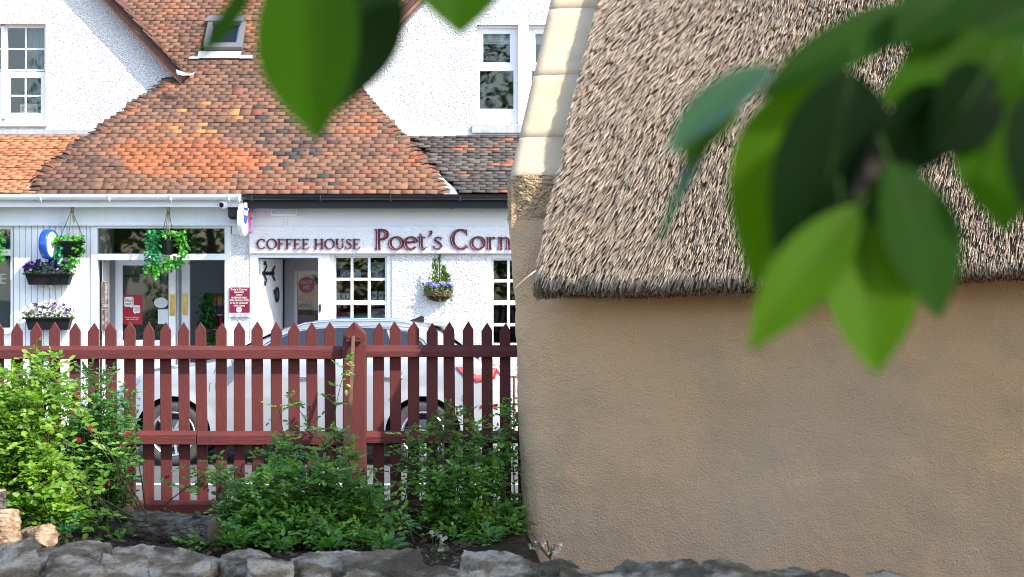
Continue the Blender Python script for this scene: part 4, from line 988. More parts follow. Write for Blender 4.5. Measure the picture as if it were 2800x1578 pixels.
# --- goods in the coffee house window
DW = DF + .24
def item_box(px0, px1, y0, y1, label, col, col2, stripes=True):
    t = thing('gift_box', label, 'gift box', P((px0 + px1) / 2, y1, DW), 'boxed gifts on the window shelves')
    nm = '_'.join(label.split()[:2]); one('carton', mat(nm + '_carton', col, .5), t, (px0, px1, y0, y1, DW, DW + .10))
    one('picture_panel', mat(nm + '_panel', col2, .5, var=(40, .8, (.06, .07, .08), .45, .55)), t, (px0 + 1, px0 + (px1 - px0) * .5, y0 + 2, y1 - 1.5, DW - .003, DW - .001))
item_box(930, 955, 738, 760, 'lilac gift box with a mug picture on the top window shelf', (.26, .20, .45), (.7, .7, .7)); item_box(967, 986, 738, 760, 'turquoise gift box on the top window shelf', (.22, .50, .58), (.6, .65, .65))
def mug(px, y1, wd, h, d, label, grp, col=(.72, .72, .70), band=None, hd=1, deco=(.12, .09, .07)):
    t = thing('mug', label, 'mug', P(px, y1, d), grp); c = P(px, y1, d); r = wd / F * d / 2; hh = h / F * d
    nm = 'mug_%d' % int(px); mb = MB(); mb.lathe([(.001, 0), (r * .9, 0), (r * .96, .01), (r, hh), (r * .93, hh), (r * .88, .012), (.001, .012)], 20, Matrix.Translation(c)); mb.build('cup', mat(nm, col, .25), t, smooth=True)
    mb = MB(); mb.tube([c + Vector((hd * (r * .9 + .028 * math.sin(a)), 0, hh * (.5 + .36 * math.cos(a)))) for a in [math.pi * k / 10 for k in range(11)]], .006, 6); mb.build('handle', bpy.data.materials[nm], t, smooth=True)
    mb = MB()
    mb.lathe([(r * 1.01, hh * .12), (r * 1.01, hh * .3)] if band else [(r * 1.012, hh * .35), (r * 1.012, hh * .7)], 8, Matrix.Translation(c), 0, math.radians(245), math.radians(290)); mb.build('picture', mat(nm + '_pic', band or deco, .4), t)
for k, x_ in enumerate((926, 939, 952)): mug(x_, 821, 10.5, 20, DW, 'red banded picture mug, %s of the three on the middle window shelf' % ('nearest the door', 'in the middle', 'farthest from the door')[k], 'three red banded mugs on the middle window shelf', band=(.45, .05, .04), hd=1)
mug(1024, 821, 16, 24, DW, 'white stag mug with its handle to the wall side of the middle shelf', 'stag mugs on the middle window shelf', hd=-1); mug(1042, 821, 15, 24, DW + .01, 'white stag mug standing nearest the window edge on the middle shelf', 'stag mugs on the middle window shelf')
mug(937, 872, 17, 19, DW, 'red mug with pale heart shaped handle on the bottom window shelf', 'mugs on the bottom window shelf', (.40, .03, .04), hd=1); mug(955, 872, 13, 18, DW + .05, 'pale patterned mug beside the red mug on the bottom window shelf', 'mugs on the bottom window shelf', (.6, .55, .5))
t = thing('picture_cushion', 'pale blue picture of a stag standing in the top pane of the coffee house window', 'picture', P(1033, 760, DW))
bdm = mat('stag_scene', (.30, .40, .42), .6, var=(5, .9, (.10, .17, .19), .42, .6)); one('panel', bdm, t, (1014, 1053, 720, 760, DW, DW + .03), bevel=.01)
one('border', mat('pale_border', (.55, .6, .58), .6), t, (1012, 1055, 718, 762, DW + .031, DW + .05))
mb = MB(); dk = DW - .004
for q in ([(1030, 738), (1047, 736), (1050, 742), (1046, 747), (1034, 746)], [(1028, 728), (1032, 728), (1036, 740), (1031, 744)], [(1033, 745), (1035, 745), (1035, 755), (1033.5, 755)], [(1045, 745), (1047, 745), (1047, 755), (1045.6, 755)], [(1027, 729), (1025, 722), (1026, 722), (1029, 729)], [(1031, 728), (1034, 721), (1035, 722), (1032, 729)]):
    mb.prism([P(a, b, dk) for a, b in q], (0, .0015, 0)); dk -= .0004
mb.build('stag', mat('stag_blue', (.05, .10, .13), .6), t)
t = thing('landscape_picture', 'dark sleeping animal picture on the bottom shelf of the coffee house window', 'picture', P(1033, 874, DW)); one('panel', mat('pale_scene', (.50, .42, .38), .6), t, (1014, 1054, 844, 873, DW, DW + .02))
mb = MB(); mb.prism([P(a, b, DW - .004) for a, b in ((1014, 873), (1020, 863), (1030, 858), (1038, 852), (1050, 851), (1054, 856), (1048, 866), (1034, 873))], (0, .002, 0)); mb.build('animal', mat('dark_animal', (.05, .05, .055), .7), t)
t = thing('shelf_sign', 'small white card leaning under the mugs in the coffee house window', 'card', P(934, 880, DW)); one('card', M['whiteprint'], t, (920, 950, 866, 874, DW - .06, DW - .05))
# --- cola card in the upper window
t = thing('drink_card', 'white card with red Coke lettering leaning in the gable window of the boarded shop', 'card', P(79, 309, D1 + .09)); one('sheet', M['signwhite'], t, (55, 104, 285, 310, D1 + .085, D1 + .09))
M['cola'] = mat('cola_red', (.45, .01, .03), .5); text(t, 'Coke', 79, 305, 13, D1 + .083, 'cola', width=40); text(t, 'Diet', 92, 294, 3.5, D1 + .083, 'cola', width=10)
# --- small railing by the corner
t = thing('iron_railing', 'rusty iron railing against the roughcast wall behind the white car', 'railing', P(1406, 1150, 25.3))
mb = MB(); mb.tube([P(1340, 1031, 25.3), P(1560, 1031, 25.3)], .012, 6); mb.tube([P(1340, 1105, 25.3), P(1560, 1105, 25.3)], .012, 6); mb.build('rail', M['rust'], t)
for x_ in (1352, 1406, 1460, 1514, 1556): mb = MB(); mb.tube([P(x_, 1027, 25.3), P(x_, 1185, 25.3)], .018, 6); mb.build('upright', M['rust'], t)

# ------------------------------------------------------------------ white car
KX0, KS = -4.337, 21.95
car = thing('parked_car', 'white hatchback car with silver spoked wheels parked at the kerb behind the fence', 'car', (KX0 + 2.12, KS + .93, 0))
YC = KS + .93
def ip(s, xs, ys): return float(np.interp(s, xs, ys))
bs, bz = [0, .05, .15, .39, .91, 1.18, 1.4, 2.4, 3.4, 3.75, 4.0, 4.16, 4.24], [.66, .76, .86, .985, 1.06, 1.115, 1.13, 1.145, 1.16, 1.15, 1.11, 1.05, .92]
def belt(s): return ip(s, bs, bz)
def wf(s): return ip(s, [0, .06, .15, .35, .6, 3.5, 3.9, 4.1, 4.2, 4.24], [.66, .76, .84, .91, .93, .93, .91, .87, .81, .74])
def bw(s, z):
    """half width of the lower body"""
    b = belt(s); f = ip((z - .24) / (b - .24), [0, .08, .3, .55, .8, .93, 1.0], [.94, .975, .995, 1.0, .985, .965, .93])
    return wf(s) * f
WS, WR, AR = (.71, 3.385), .345, .405
def arch(s, z):
    for c in WS:
        if (s - c) ** 2 + (z - WR) ** 2 < AR ** 2: return c
    return None
ss = np.unique(np.concatenate([np.linspace(0, .4, 14), np.linspace(.4, 1.2, 42), np.linspace(1.2, 2.9, 30), np.linspace(2.9, 3.85, 50), np.linspace(3.85, 4.24, 16)]))
nz_ = 34
def bodyside(sgn):
    idx = {}; vs = []; fs = []
    G = [[(s, .24 + (belt(s) - .24) * j / (nz_ - 1)) for j in range(nz_)] for s in ss]
    ins = [[arch(*g) for g in row] for row in G]
    def vid(i, j):
        if (i, j) not in idx:
            s, z = G[i][j]; c = ins[i][j]
            if c is not None:
                dv = Vector((s - c, z - WR)); dv = dv.normalized() * AR if dv.length > 1e-5 else Vector((0, AR)); s, z = c + dv.x, WR + dv.y
                if z < .24: z = .24; s = c + math.copysign(math.sqrt(AR ** 2 - (WR - .24) ** 2), dv.x)
            flare = 0
            for c2 in WS:
                dd = math.hypot(s - c2, z - WR); flare = max(flare, .018 * max(0, 1 - abs(dd - AR) / .09))
            idx[(i, j)] = len(vs); vs.append((KX0 + s, YC + sgn * (bw(s, z) + flare), z))
        return idx[(i, j)]
    for i in range(len(ss) - 1):
        for j in range(nz_ - 1):
            q = [(i, j), (i + 1, j), (i + 1, j + 1), (i, j + 1)]
            if all(ins[a][b] is not None for a, b in q): continue
            fs.append([vid(*p) for p in q])
    return vs, fs
mb = MB()
for sg in (-1, 1): mb.add(*bodyside(sg))
# bonnet, tail and ends as strips across
def strip(fn, name=None):
    vs, fs = [], []; m = 17
    for s in ss:
        w_ = bw(s, belt(s))
        for k in range(m):
            u = -1 + 2 * k / (m - 1); vs.append((KX0 + s, YC + u * w_, belt(s) + .035 * (1 - u * u) * ip(s, [0, .3, 4, 4.24], [.3, 1, 1, .3])))
    for i in range(len(ss) - 1):
        for k in range(m - 1): fs.append((i * m + k, i * m + k + 1, (i + 1) * m + k + 1, (i + 1) * m + k))
    return vs, fs
mb.add(*strip(None))
for s in (0, 4.24):
    vs, fs = [], []
    for j in range(12):
        z = .24 + (belt(s) - .24) * j / 11; bul = .05 * math.sin(math.pi * min(1, j / 8)) * (-1 if s == 0 else 1)
        for k in range(9):
            u = -1 + k / 4; vs.append((KX0 + s + bul * (1 - u * u), YC + u * bw(s, z), z))
    for j in range(11):
        for k in range(8): fs.append((j * 9 + k, j * 9 + k + 1, (j + 1) * 9 + k + 1, (j + 1) * 9 + k))
    mb.add(vs, fs)
body = mb.build('body', M['carwhite'], car, smooth=True)
bm = bmesh.new(); bm.from_mesh(body.data); bmesh.ops.remove_doubles(bm, verts=bm.verts, dist=.002); bmesh.ops.recalc_face_normals(bm, faces=bm.faces); bm.to_mesh(body.data); bm.free()
# cabin
cs = [1.12, 1.3, 1.5, 1.7, 1.9, 2.1, 2.35, 2.7, 3.05, 3.3, 3.48, 3.56, 3.68, 3.85, 4.0, 4.06]
cz = [1.13, 1.225, 1.325, 1.415, 1.485, 1.525, 1.548, 1.558, 1.55, 1.53, 1.505, 1.47, 1.38, 1.26, 1.15, 1.10]
def ctop(s): return ip(s, cs, cz)
def cw(s, z): return min(.862, .862 - (z - 1.1) * .52) - ip(s, [1.1, 1.6, 3.4, 4.06], [.05, 0, 0, .07])
mb = MB(); vs, fs = [], []; m = 25
sl = np.unique(np.concatenate([np.linspace(1.12, 2.2, 28), np.linspace(2.2, 3.4, 20), np.linspace(3.4, 4.06, 22)]))
for s in sl:
    zt = ctop(s); ze = max(1.09, zt - .055 - .03 * ip(s, [1.1, 1.8, 3.4, 4.1], [0, 1, 1, 0])); we = cw(s, ze); w0 = cw(s, 1.09)
    for k in range(m):
        u = -1 + 2 * k / (m - 1); a = abs(u)
        if a > .7: q = (a - .7) / .3; y = we + (w0 - we) * q; z = ze + (1.09 - ze) * q
        else: q = a / .7; y = we * q ** .95; z = zt - (zt - ze) * q ** 3.2
        vs.append((KX0 + s, YC + math.copysign(y, u), z))
for i in range(len(sl) - 1):
    for k in range(m - 1): fs.append((i * m + k, i * m + k + 1, (i + 1) * m + k + 1, (i + 1) * m + k))
mb.add(vs, fs); cab = mb.build('cabin', M['carwhite'], car, smooth=True)
def side_patch(name, poly, fn, lift, mt, par, sg=-1, th=.006):
    """thin panel following the body side"""
    mb = MB(); pts = [(KX0 + s, YC + sg * (fn(s, z) + lift), z) for s, z in poly]
    mb.prism(pts, (0, -sg * th, 0)); return mb.build(name, M[mt], par)
for sg in (-1, 1):
    side_patch('side_window', [(1.50, 1.15), (1.75, 1.325), (1.98, 1.425), (2.25, 1.465), (2.36, 1.47), (2.36, 1.16)], cw, .005, 'carglass', car, sg)
    side_patch('side_window', [(2.41, 1.16), (2.41, 1.473), (2.7, 1.475), (2.98, 1.462), (3.08, 1.17)], cw, .005, 'carglass', car, sg)
    side_patch('quarter_window', [(3.12, 1.17), (3.03, 1.458), (3.2, 1.425), (3.36, 1.33), (3.46, 1.19)], cw, .005, 'carglass', car, sg)
    mb = MB(); pth = [(1.44, 1.14), (1.72, 1.335), (1.97, 1.445), (2.25, 1.487), (2.7, 1.495), (3.0, 1.482), (3.22, 1.445), (3.39, 1.345), (3.50, 1.18)]
    mb.tube([(KX0 + s, YC + sg * (cw(s, z) + .006), z) for s, z in pth], .009, 6); mb.build('window_trim', M['chrome'], car)
    mb = MB(); mb.tube([(KX0 + s, YC + sg * (cw(s, ctop(s) - .06) - .03), ctop(s) + ip(s, [1.95, 2.05, 3.2, 3.3], [-.04, -.005, -.005, -.04])) for s in np.linspace(1.95, 3.3, 20)], .016, 6); mb.build('roof_rail', M['chrome'], car, smooth=True)
    side_patch('tail_lamp', [(3.74, 1.062), (4.17, 1.045), (4.235, .94), (4.12, .925), (3.97, .905), (3.85, .95)], bw, .022, 'lamp_red', car, sg, .035)
    side_patch('head_lamp', [(.04, .745), (.07, .80), (.30, .93), (.36, .925), (.27, .83), (.12, .75)], bw, .015, 'lamp_clear', car, sg, .025)
    for s in (2.02, 2.98):
        side_patch('handle_recess', [(s - .02, .93), (s + .05, .965), (s + .14, .955), (s + .1, .905), (s + .02, .9)], bw, .001, 'lead', car, sg, .004)
        mb = MB(); mb.tube([(KX0 + s - .01 + .2 * k / 6, YC + sg * (bw(s, .945) + .012 + .016 * math.sin(math.pi * k / 6)), .945 + .012 * math.sin(math.pi * k / 6)) for k in range(7)], .013, 6); mb.build('door_handle', M['carwhite'], car, smooth=True)
    for pth in ([(1.13, .32), (1.11, .6), (1.10, .85), (1.16, 1.03), (1.22, 1.10)], [(2.38, .32), (2.385, .7), (2.385, 1.14)], [(3.02, .70), (3.10, .86), (3.16, 1.0), (3.15, 1.15)], [(1.13, .31), (2.0, .30), (2.95, .31)], [(3.85, .90), (3.80, .72), (3.86, .60)]):
        mb = MB(); mb.tube([(KX0 + s, YC + sg * (bw(s, min(z, belt(s))) - .0015), z) for s, z in pth], .0045, 5); mb.build('panel_gap', M['carblack'], car)
    mb = MB(); mb.ell(Vector((KX0 + 1.42, YC + sg * 1.02, 1.12)), (.075, .095, .075), 14); mr = mb.build('door_mirror', M['carwhite'], car, smooth=True)
    mb = MB(); mb.box(KX0 + 1.40, KX0 + 1.47, YC + sg * .86, YC + sg * .98, 1.06, 1.09); mb.build('mirror_stalk', M['carblack'], mr)
    side_patch('sill', [(1.16, .24), (2.92, .24), (2.92, .305), (1.16, .305)], bw, .006, 'carblack', car, sg, .02)
    side_patch('rear_reflector', [(4.0, .62), (4.18, .63), (4.18, .66), (4.0, .65)], bw, .015, 'lamp_red', car, sg, .02)
mb = MB(); mb.box(KX0 + .35, KX0 + 4.0, YC - .70, YC + .70, .20, .42); mb.build('underbody', M['carblack'], car)
for c in WS:
    for sg in (-1, 1):
        mb = MB(); vs = []
        for y in (YC + sg * .60, YC + sg * .905):
            vs += [(KX0 + c + (AR + .01) * math.cos(a), y, WR + (AR + .01) * math.sin(a)) for a in [math.radians(-20 + 220 * k / 24) for k in range(25)]]
        mb.add(vs, [(k, k + 1, 26 + k, 25 + k) for k in range(24)] + [tuple(range(25))]); mb.build('wheel_arch_liner', M['carblack'], car)
mb = MB(); mb.add([(KX0 + s, YC + u * cw(s, ctop(s)) * .9, ctop(s) + .012 - .02 * u * u) for s in np.linspace(1.2, 1.82, 6) for u in np.linspace(-1, 1, 7)], [(i * 7 + k, i * 7 + k + 1, i * 7 + 8 + k, i * 7 + 7 + k) for i in range(5) for k in range(6)]); mb.build('windscreen', M['carglass'], car, smooth=True)
mb = MB(); mb.add([(KX0 + s + .012, YC + u * cw(s, ctop(s)) * .93, ctop(s) + .008 - .02 * u * u) for s in np.linspace(3.60, 3.98, 6) for u in np.linspace(-1, 1, 7)], [(i * 7 + k, i * 7 + k + 1, i * 7 + 8 + k, i * 7 + 7 + k) for i in range(5) for k in range(6)]); mb.build('rear_window', M['carglass'], car, smooth=True)
mb = MB(); mb.prism([(KX0 + 3.46, YC - .62, 1.505), (KX0 + 3.66, YC - .58, 1.465), (KX0 + 3.66, YC + .58, 1.465), (KX0 + 3.46, YC + .62, 1.505)], (0, 0, .025)); mb.build('roof_spoiler', M['carwhite'], car, bevel=.008)
mb = MB(); mb.prism([(KX0 + 3.18, YC - .012, 1.535), (KX0 + 3.36, YC - .012, 1.525), (KX0 + 3.355, YC - .012, 1.59), (KX0 + 3.33, YC - .012, 1.60)], (0, .024, 0)); mb.build('roof_aerial', M['carblack'], car, bevel=.005)
mb = MB(); mb.box(KX0 + 4.285, KX0 + 4.30, YC - .26, YC + .26, .80, .91); mb.build('number_plate', M['plate'], car)
mb = MB(); mb.box(KX0 - .06, KX0 - .045, YC - .45, YC + .45, .50, .64); mb.build('grille', M['carblack'], car)
def wheel(c, sg):
    A = Matrix.Translation((KX0 + c, YC + sg * .92, WR)) @ Matrix.Rotation(math.radians(90 * sg), 4, 'X')       # local +z points inwards
    tw = .21; mb = MB()
    mb.lathe([(.235, .012), (.262, .0), (.300, -.004), (.328, .006), (.345, .03), (.347, .05), (.347, .16), (.345, .18), (.328, tw), (.25, tw)], 48, A)
    for k in range(3):
        mb.lathe([(.3475, .06 + .035 * k), (.349, .062 + .035 * k), (.349, .082 + .035 * k), (.3475, .084 + .035 * k)], 48, A)
    w_ = bpy.data.objects.new('wheel', None); link(w_, car); w_.empty_display_size = .1
    mb.build('tyre', M['tyre'], w_, smooth=True)
    mb = MB(); mb.lathe([(.238, .006), (.232, .002), (.222, .010), (.214, .04), (.20, .16)], 48, A); mb.lathe([(.001, .02), (.034, .018), (.045, .03), (.05, .07)], 20, A)
    for k in range(5):
        for dlt in (-.13, .13):
            a = math.radians(72 * k + 18); c0 = Vector((.045 * math.cos(a + dlt * 2), .045 * math.sin(a + dlt * 2), .02)); c1 = Vector((.222 * math.cos(a + dlt * 1.25), .222 * math.sin(a + dlt * 1.25), .012))
            dr = (c1 - c0).normalized(); nn = Vector((-dr.y, dr.x, 0)) * .013
            mb.prism([A @ (c0 - nn), A @ (c1 - nn * .9), A @ (c1 + nn * .9), A @ (c0 + nn)], A.to_3x3() @ Vector((0, 0, .03)))
    mb.build('rim', M['alloy'], w_)
    mb = MB(); mb.lathe([(.001, .10), (.15, .10), (.15, .125), (.001, .125)], 24, A); mb.build('brake_disc', M['lead'], w_)
    mb = MB(); mb.lathe([(.001, .15), (.232, .15), (.232, .152)], 24, A); mb.build('wheel_back', M['carblack'], w_)
for c in WS:
    for sg in (-1, 1): wheel(c, sg)
# ------------------------------------------------------------------ picket fence
FD = 12.5
fence = thing('picket_fence', 'dark red picket fence with three rails and a peaked post before the car', 'fence', (PX(700, FD), FD, .49))
def picket_mesh():
    w_, h_, sh = RND.uniform(.066, .070), RND.uniform(1.217, 1.223), RND.uniform(.048, .058); a = RND.uniform(-.006, .006)
    bm = bmesh.new(); pts = [(-w_ / 2, 0), (w_ / 2, 0), (w_ / 2, h_ - sh + a), (a, h_), (-w_ / 2, h_ - sh - a)]
    nz2 = [bm.verts.new((x, 0, z)) for x, z in pts]; f = bm.faces.new(nz2); r = bmesh.ops.extrude_face_region(bm, geom=[f])
    bmesh.ops.translate(bm, verts=[v for v in r['geom'] if isinstance(v, bmesh.types.BMVert)], vec=(0, .021, 0)); bmesh.ops.recalc_face_normals(bm, faces=bm.faces)
    bmesh.ops.bevel(bm, geom=bm.edges[:], offset=.0025, segments=1, affect='EDGES')
    me = bpy.data.meshes.new('picket'); bm.to_mesh(me); bm.free(); me.materials.append(M['fence']); return me
PM = [picket_mesh() for _ in range(7)]
xs_ = [-143, -97, -51, -5, 42, 92, 141, 188, 234, 281, 327, 373, 419, 465, 511, 556, 602, 648, 695, 740, 787, 833, 952, 995, 1041, 1087, 1133, 1180, 1226, 1272, 1318]
for k, xd in enumerate(xs_):
    px = xd * 1.087 + RND.uniform(-1, 1); o = bpy.data.objects.new('picket', PM[k % 7]); COL.objects.link(o)
    top = PZ(880 + RND.uniform(-1.5, 1.5), FD); o.parent = fence
    o.location = Vector((PX(px, FD), FD, top - 1.22)) - fence.location; o.rotation_euler = (0, RND.gauss(0, .004) - .004, 0)
def rail(px0, px1, yt, yb, slope, ydep, mt='railp'):
    mb = MB(); d = FD - .003; x0, x1 = PX(px0, d), PX(px1, d); zt, zb = PZ(yt, d), PZ(yb, d)
    prof = [(d, zb), (d, zt), (d - ydep * .3, zt - slope * .15), (d - ydep, zt - slope * 1.1), (d - ydep, zb)]
    mb.prism([(x0, y, z) for y, z in prof], (x1 - x0, 0, 0)); return mb.build('rail', M[mt], fence, bevel=.003)
rail(-180, 937, 945, 981, .019, .058); rail(-180, 540, 1177, 1214, .020, .060); rail(541.5, 938, 1178, 1215, .020, .060); rail(-180, 700, 1367, 1403, .020, .058); rail(701, 938, 1367, 1403, .020, .058)
rail(999, 1440, 943, 976, .033, .052); rail(999, 1440, 1177, 1211, .030, .055); rail(999, 1440, 1367, 1400, .025, .055)
mb = MB(); d = 12.385; pts = [(937, 1450), (937, 914), (967, 880), (999, 913), (999, 1450)]
mb.prism([P(a, b, d) for a, b in pts], (0, .135, 0)); post = mb.build('post', M['fence'], fence, bevel=.005)
mb = MB(); mb.box(PX(966, d), PX(969, d), d - .001, d + .004, PZ(905, d), PZ(883, d)); mb.build('post_crack', M['carblack'], post)
mb = MB(); d2_ = d - .028
mb.fb(947, 988, 915, 934, d - .022, d - .001)
for x_ in (953, 981): mb.ell(P(x_, 923, d - .024), (.007, .004, .007), 8)
mb.build('brace_plate', M['railp'], fence, bevel=.003)
mb = MB(); a, b = P(966, 928, d - .03), P(953, 1232, d - .33); mb.prism([a + Vector((-.011, 0, .02)), a + Vector((.011, 0, .02)), b + Vector((.011, 0, 0)), b + Vector((-.011, 0, 0))], (0, .010, 0)); mb.build('brace', M['rust'], fence, bevel=.002)
mb = MB(); n_ = 90; x0, x1 = PX(-180, 12.46), PX(1440, 12.46); vs, fs = [], []
for i in range(n_ + 1):
    x = x0 + (x1 - x0) * i / n_; dz = .012 * noise.noise((x * 4, 0, 1))
    vs += [(x, 12.44 + .006 * noise.noise((x * 9, 2, 0)), .40), (x, 12.44, PZ(1424, 12.45) + dz), (x, 12.475, PZ(1424, 12.45) + dz + .004), (x, 12.475, .40)]
for i in range(n_):
    for k in range(4): fs.append((4 * i + k, 4 * i + (k + 1) % 4, 4 * i + 4 + (k + 1) % 4, 4 * i + 4 + k))
mb.add(vs, fs); mb.build('gravel_board', M['moss'], fence)

# ------------------------------------------------------------------ shrubs
def shrub(name, label, cat, base, spread, targets, nst, per, lsize, cols, stemw=.006, pairs=3, seed=0, flowers_=None):
    """targets: list of (px, py, depth, rx, ry, weight); stems run from the ground to points in those ellipses, compound leaves along them"""
    t = thing(name, label, cat, base)
    wts = [q[5] for q in targets]; P_, D_, S_, T_ = [], [], [], []; mb = MB()
    for i in range(nst):
        q = RND.choices(targets, wts)[0]; a = RND.uniform(0, 2 * math.pi); r = RND.random() ** .45
        e = P(min(q[0] + q[3] * r * math.cos(a), 1412), q[1] + q[4] * r * math.sin(a), q[2] + RND.gauss(0, .13))
        b = Vector((base[0] + RND.gauss(0, spread) + (e.x - base[0]) * .68, e.y + RND.gauss(0, .05), base[2])); e.z = max(e.z, base[2] + .04)
        mid = b.lerp(e, .55) + Vector((RND.gauss(0, .03), RND.gauss(0, .03), .10 * (e - b).length)); L = (e - b).length
        pts = [b * (1 - s) ** 2 + mid * 2 * s * (1 - s) + e * s * s for s in [k / 7 for k in range(8)]]
        mb.tube(pts, [stemw * (1.1 - .8 * k / 7) for k in range(8)], 4, cap=False)
        for k in range(per):
            s = 1 - RND.random() ** 1.4 * .75; p = b * (1 - s) ** 2 + mid * 2 * s * (1 - s) + e * s * s
            d = Vector((RND.gauss(0, 1), RND.gauss(-.25, .8), RND.gauss(.25, .5))).normalized(); ls = lsize * RND.uniform(.7, 1.25) * (1.15 - .35 * s)
            col = np.array(cols[RND.randrange(len(cols))]) * RND.uniform(.75, 1.25)
            sd = d.cross(Vector((0, 0, 1))).normalized()
            for j in range(pairs + 1):
                c0 = p + d * ls * (.6 + .75 * j) + Vector((0, 0, -.02 * j * ls / .03 * .3))
                if j == pairs: P_.append(c0); D_.append(d); S_.append(ls * 1.1); T_.append(col)
                else:
                    for sg in (-1, 1): P_.append(c0); D_.append(sd * sg + d * .55 + Vector((0, 0, RND.gauss(0, .2)))); S_.append(ls * RND.uniform(.8, 1.05)); T_.append(col)
    o = mb.build('stems', M['stem'], t, smooth=True); o['kind'] = 'stuff'
    n = len(P_); up = np.tile([0.1, -.45, 1.0], (n, 1)) + NR.normal(0, .35, (n, 3))
    o = leaves('foliage', np.array([tuple(p) for p in P_]), np.array([tuple(d) for d in D_]), np.array(S_), np.array(T_), M['leaf'], t, None, LEAF * np.array([1, 1.15, 1]), LF, up); o['kind'] = 'stuff'
    return t
GZ = .50
lime = [(.14, .27, .02), (.19, .33, .03), (.10, .22, .02), (.24, .36, .05)]
mid_ = [(.065, .185, .03), (.085, .235, .04), (.05, .14, .028), (.12, .27, .04)]
drk = [(.092, .225, .030), (.125, .28, .036), (.065, .165, .026), (.19, .34, .04)]
left_bush = shrub('rose_bush', 'sunlit lime green rose bush with broad leaves beside the cut logs', 'bush', P(40, 1420, 10.9), .28,
      [(30, 1120, 11.0, 135, 115, 3), (40, 1280, 10.9, 140, 135, 3), (-60, 1200, 11, 120, 180, 2), (100, 1010, 11.2, 90, 45, .8), (60, 1390, 10.8, 110, 40, 1.2)], 170, 17, .043, lime, .005, 3)
dark_bush = shrub('rose_bush', 'darker rose bush with small leaves and a few crimson roses in front of the fence', 'bush', P(230, 1440, 11.8), .16,
      [(235, 1180, 11.8, 90, 130, 3), (250, 1060, 11.9, 70, 60, 1.2), (300, 1200, 11.9, 50, 150, 1.6), (270, 1330, 11.8, 70, 60, 1.2), (350, 1090, 12, 30, 40, .5)], 105, 14, .031, [(.06, .18, .03), (.09, .23, .04), (.045, .14, .025)], .0045, 3)  # naturally darker leaves, greens lowered further to paint in partial shade
shrub('wild_rose', 'broad dark green wild rose thicket beneath the fence post', 'bush', P(830, 1480, 11.4), .30,
      [(830, 1350, 11.4, 190, 100, 4), (690, 1370, 11.4, 110, 80, 1.3), (950, 1340, 11.5, 95, 100, 1.6), (850, 1225, 11.6, 150, 55, 1.1), (600, 1260, 11.8, 90, 36, .4), (820, 1455, 11.2, 240, 28, 1.6), (1000, 1450, 11.3, 60, 40, .5), (955, 1020, 12.0, 14, 50, .12), (760, 1120, 12, 60, 40, .25)], 125, 15, .037, drk, .0042, 3)
shrub('wild_rose', 'tall open wild rose bush beside the corner of the cottage wall', 'bush', P(1270, 1460, 11.9), .18,
      [(1275, 1345, 11.9, 110, 80, 2.4), (1315, 1220, 12.1, 75, 90, 1.6), (1375, 1120, 12.2, 26, 85, .6), (1265, 1110, 12.2, 50, 60, .45), (1205, 1300, 11.9, 80, 50, .7), (1315, 1440, 11.8, 85, 34, 1.3), (1150, 1190, 12.1, 46, 34, .25), (1390, 1340, 12.0, 26, 120, .8)], 62, 15, .037, drk, .0042, 3)
shrub('tall_shoot', 'single tall lime shoot rising from the rose bush across a picket', 'plant', P(105, 1250, 11.2), .01, [(103, 935, 11.2, 12, 30, 1)], 3, 9, .02, lime, .007, 2)
# crimson roses
k = 0
for (px, py, d, r) in ((212, 1078, 11.6, .022), (247, 1170, 11.6, .035), (216, 1201, 11.6, .024), (346, 1190, 11.8, .022), (335, 1222, 11.8, .022), (150, 1297, 11.4, .026), (362, 1283, 11.8, .028), (457, 1302, 11.9, .018), (300, 1320, 11.6, .018), (155, 1040, 11.2, .016), (285, 1330, 11.6, .016)):
    o = flowers('rose_flower', np.array([P(px, py, d - .22) + Vector((RND.gauss(0, .005), -.01 * q, RND.gauss(0, .005))) for q in range(3)]), np.array([r, r * .75, r * .5]) * .72, tints(3, [(.30, .012, .03), (.22, .006, .02)]), dark_bush)
# low plants along the soil
def weed(px, py, d, n, label, cols, size, name='small_plant'):
    t = thing(name, label, 'plant', P(px, py, d)); c = np.array(P(px, py, d)); dd = rdir(n, .1, .9)
    pos = c + dd * NR.uniform(.01, .09, (n, 1)); leaves('foliage', pos, dd, NR.uniform(.6, 1.2, n) * size, tints(n, cols), M['leaf'], t, NR.uniform(-.5, .5, n)); return t
weed(320, 1478, 11.0, 30, 'low leafy seedling against the bark log', mid_, .05); weed(188, 1462, 10.6, 40, 'bluish green seedling beside the split log', [(.05, .16, .07), (.07, .2, .09)], .06)
weed(640, 1490, 10.9, 60, 'leafy sprouts at the foot of the thicket beyond the log end', mid_, .05); weed(1060, 1500, 10.9, 40, 'upright green seedling behind the pale slab of the stone wall', mid_, .06)
weed(1340, 1480, 11.3, 40, 'small green seedling on bare soil near the cottage corner', mid_, .055); weed(1240, 1470, 11.2, 26, 'sparse seedling on the leaf litter', drk, .045); weed(240, 1455, 11.3, 40, 'ferny weed before the mossy board', [(.08, .14, .03), (.05, .1, .02)], .06)
weed(770, 1505, 10.6, 70, 'leafy clump leaning over the stone wall', mid_, .045); weed(900, 1500, 10.7, 60, 'low green clump at the edge of the thicket', mid_, .045)
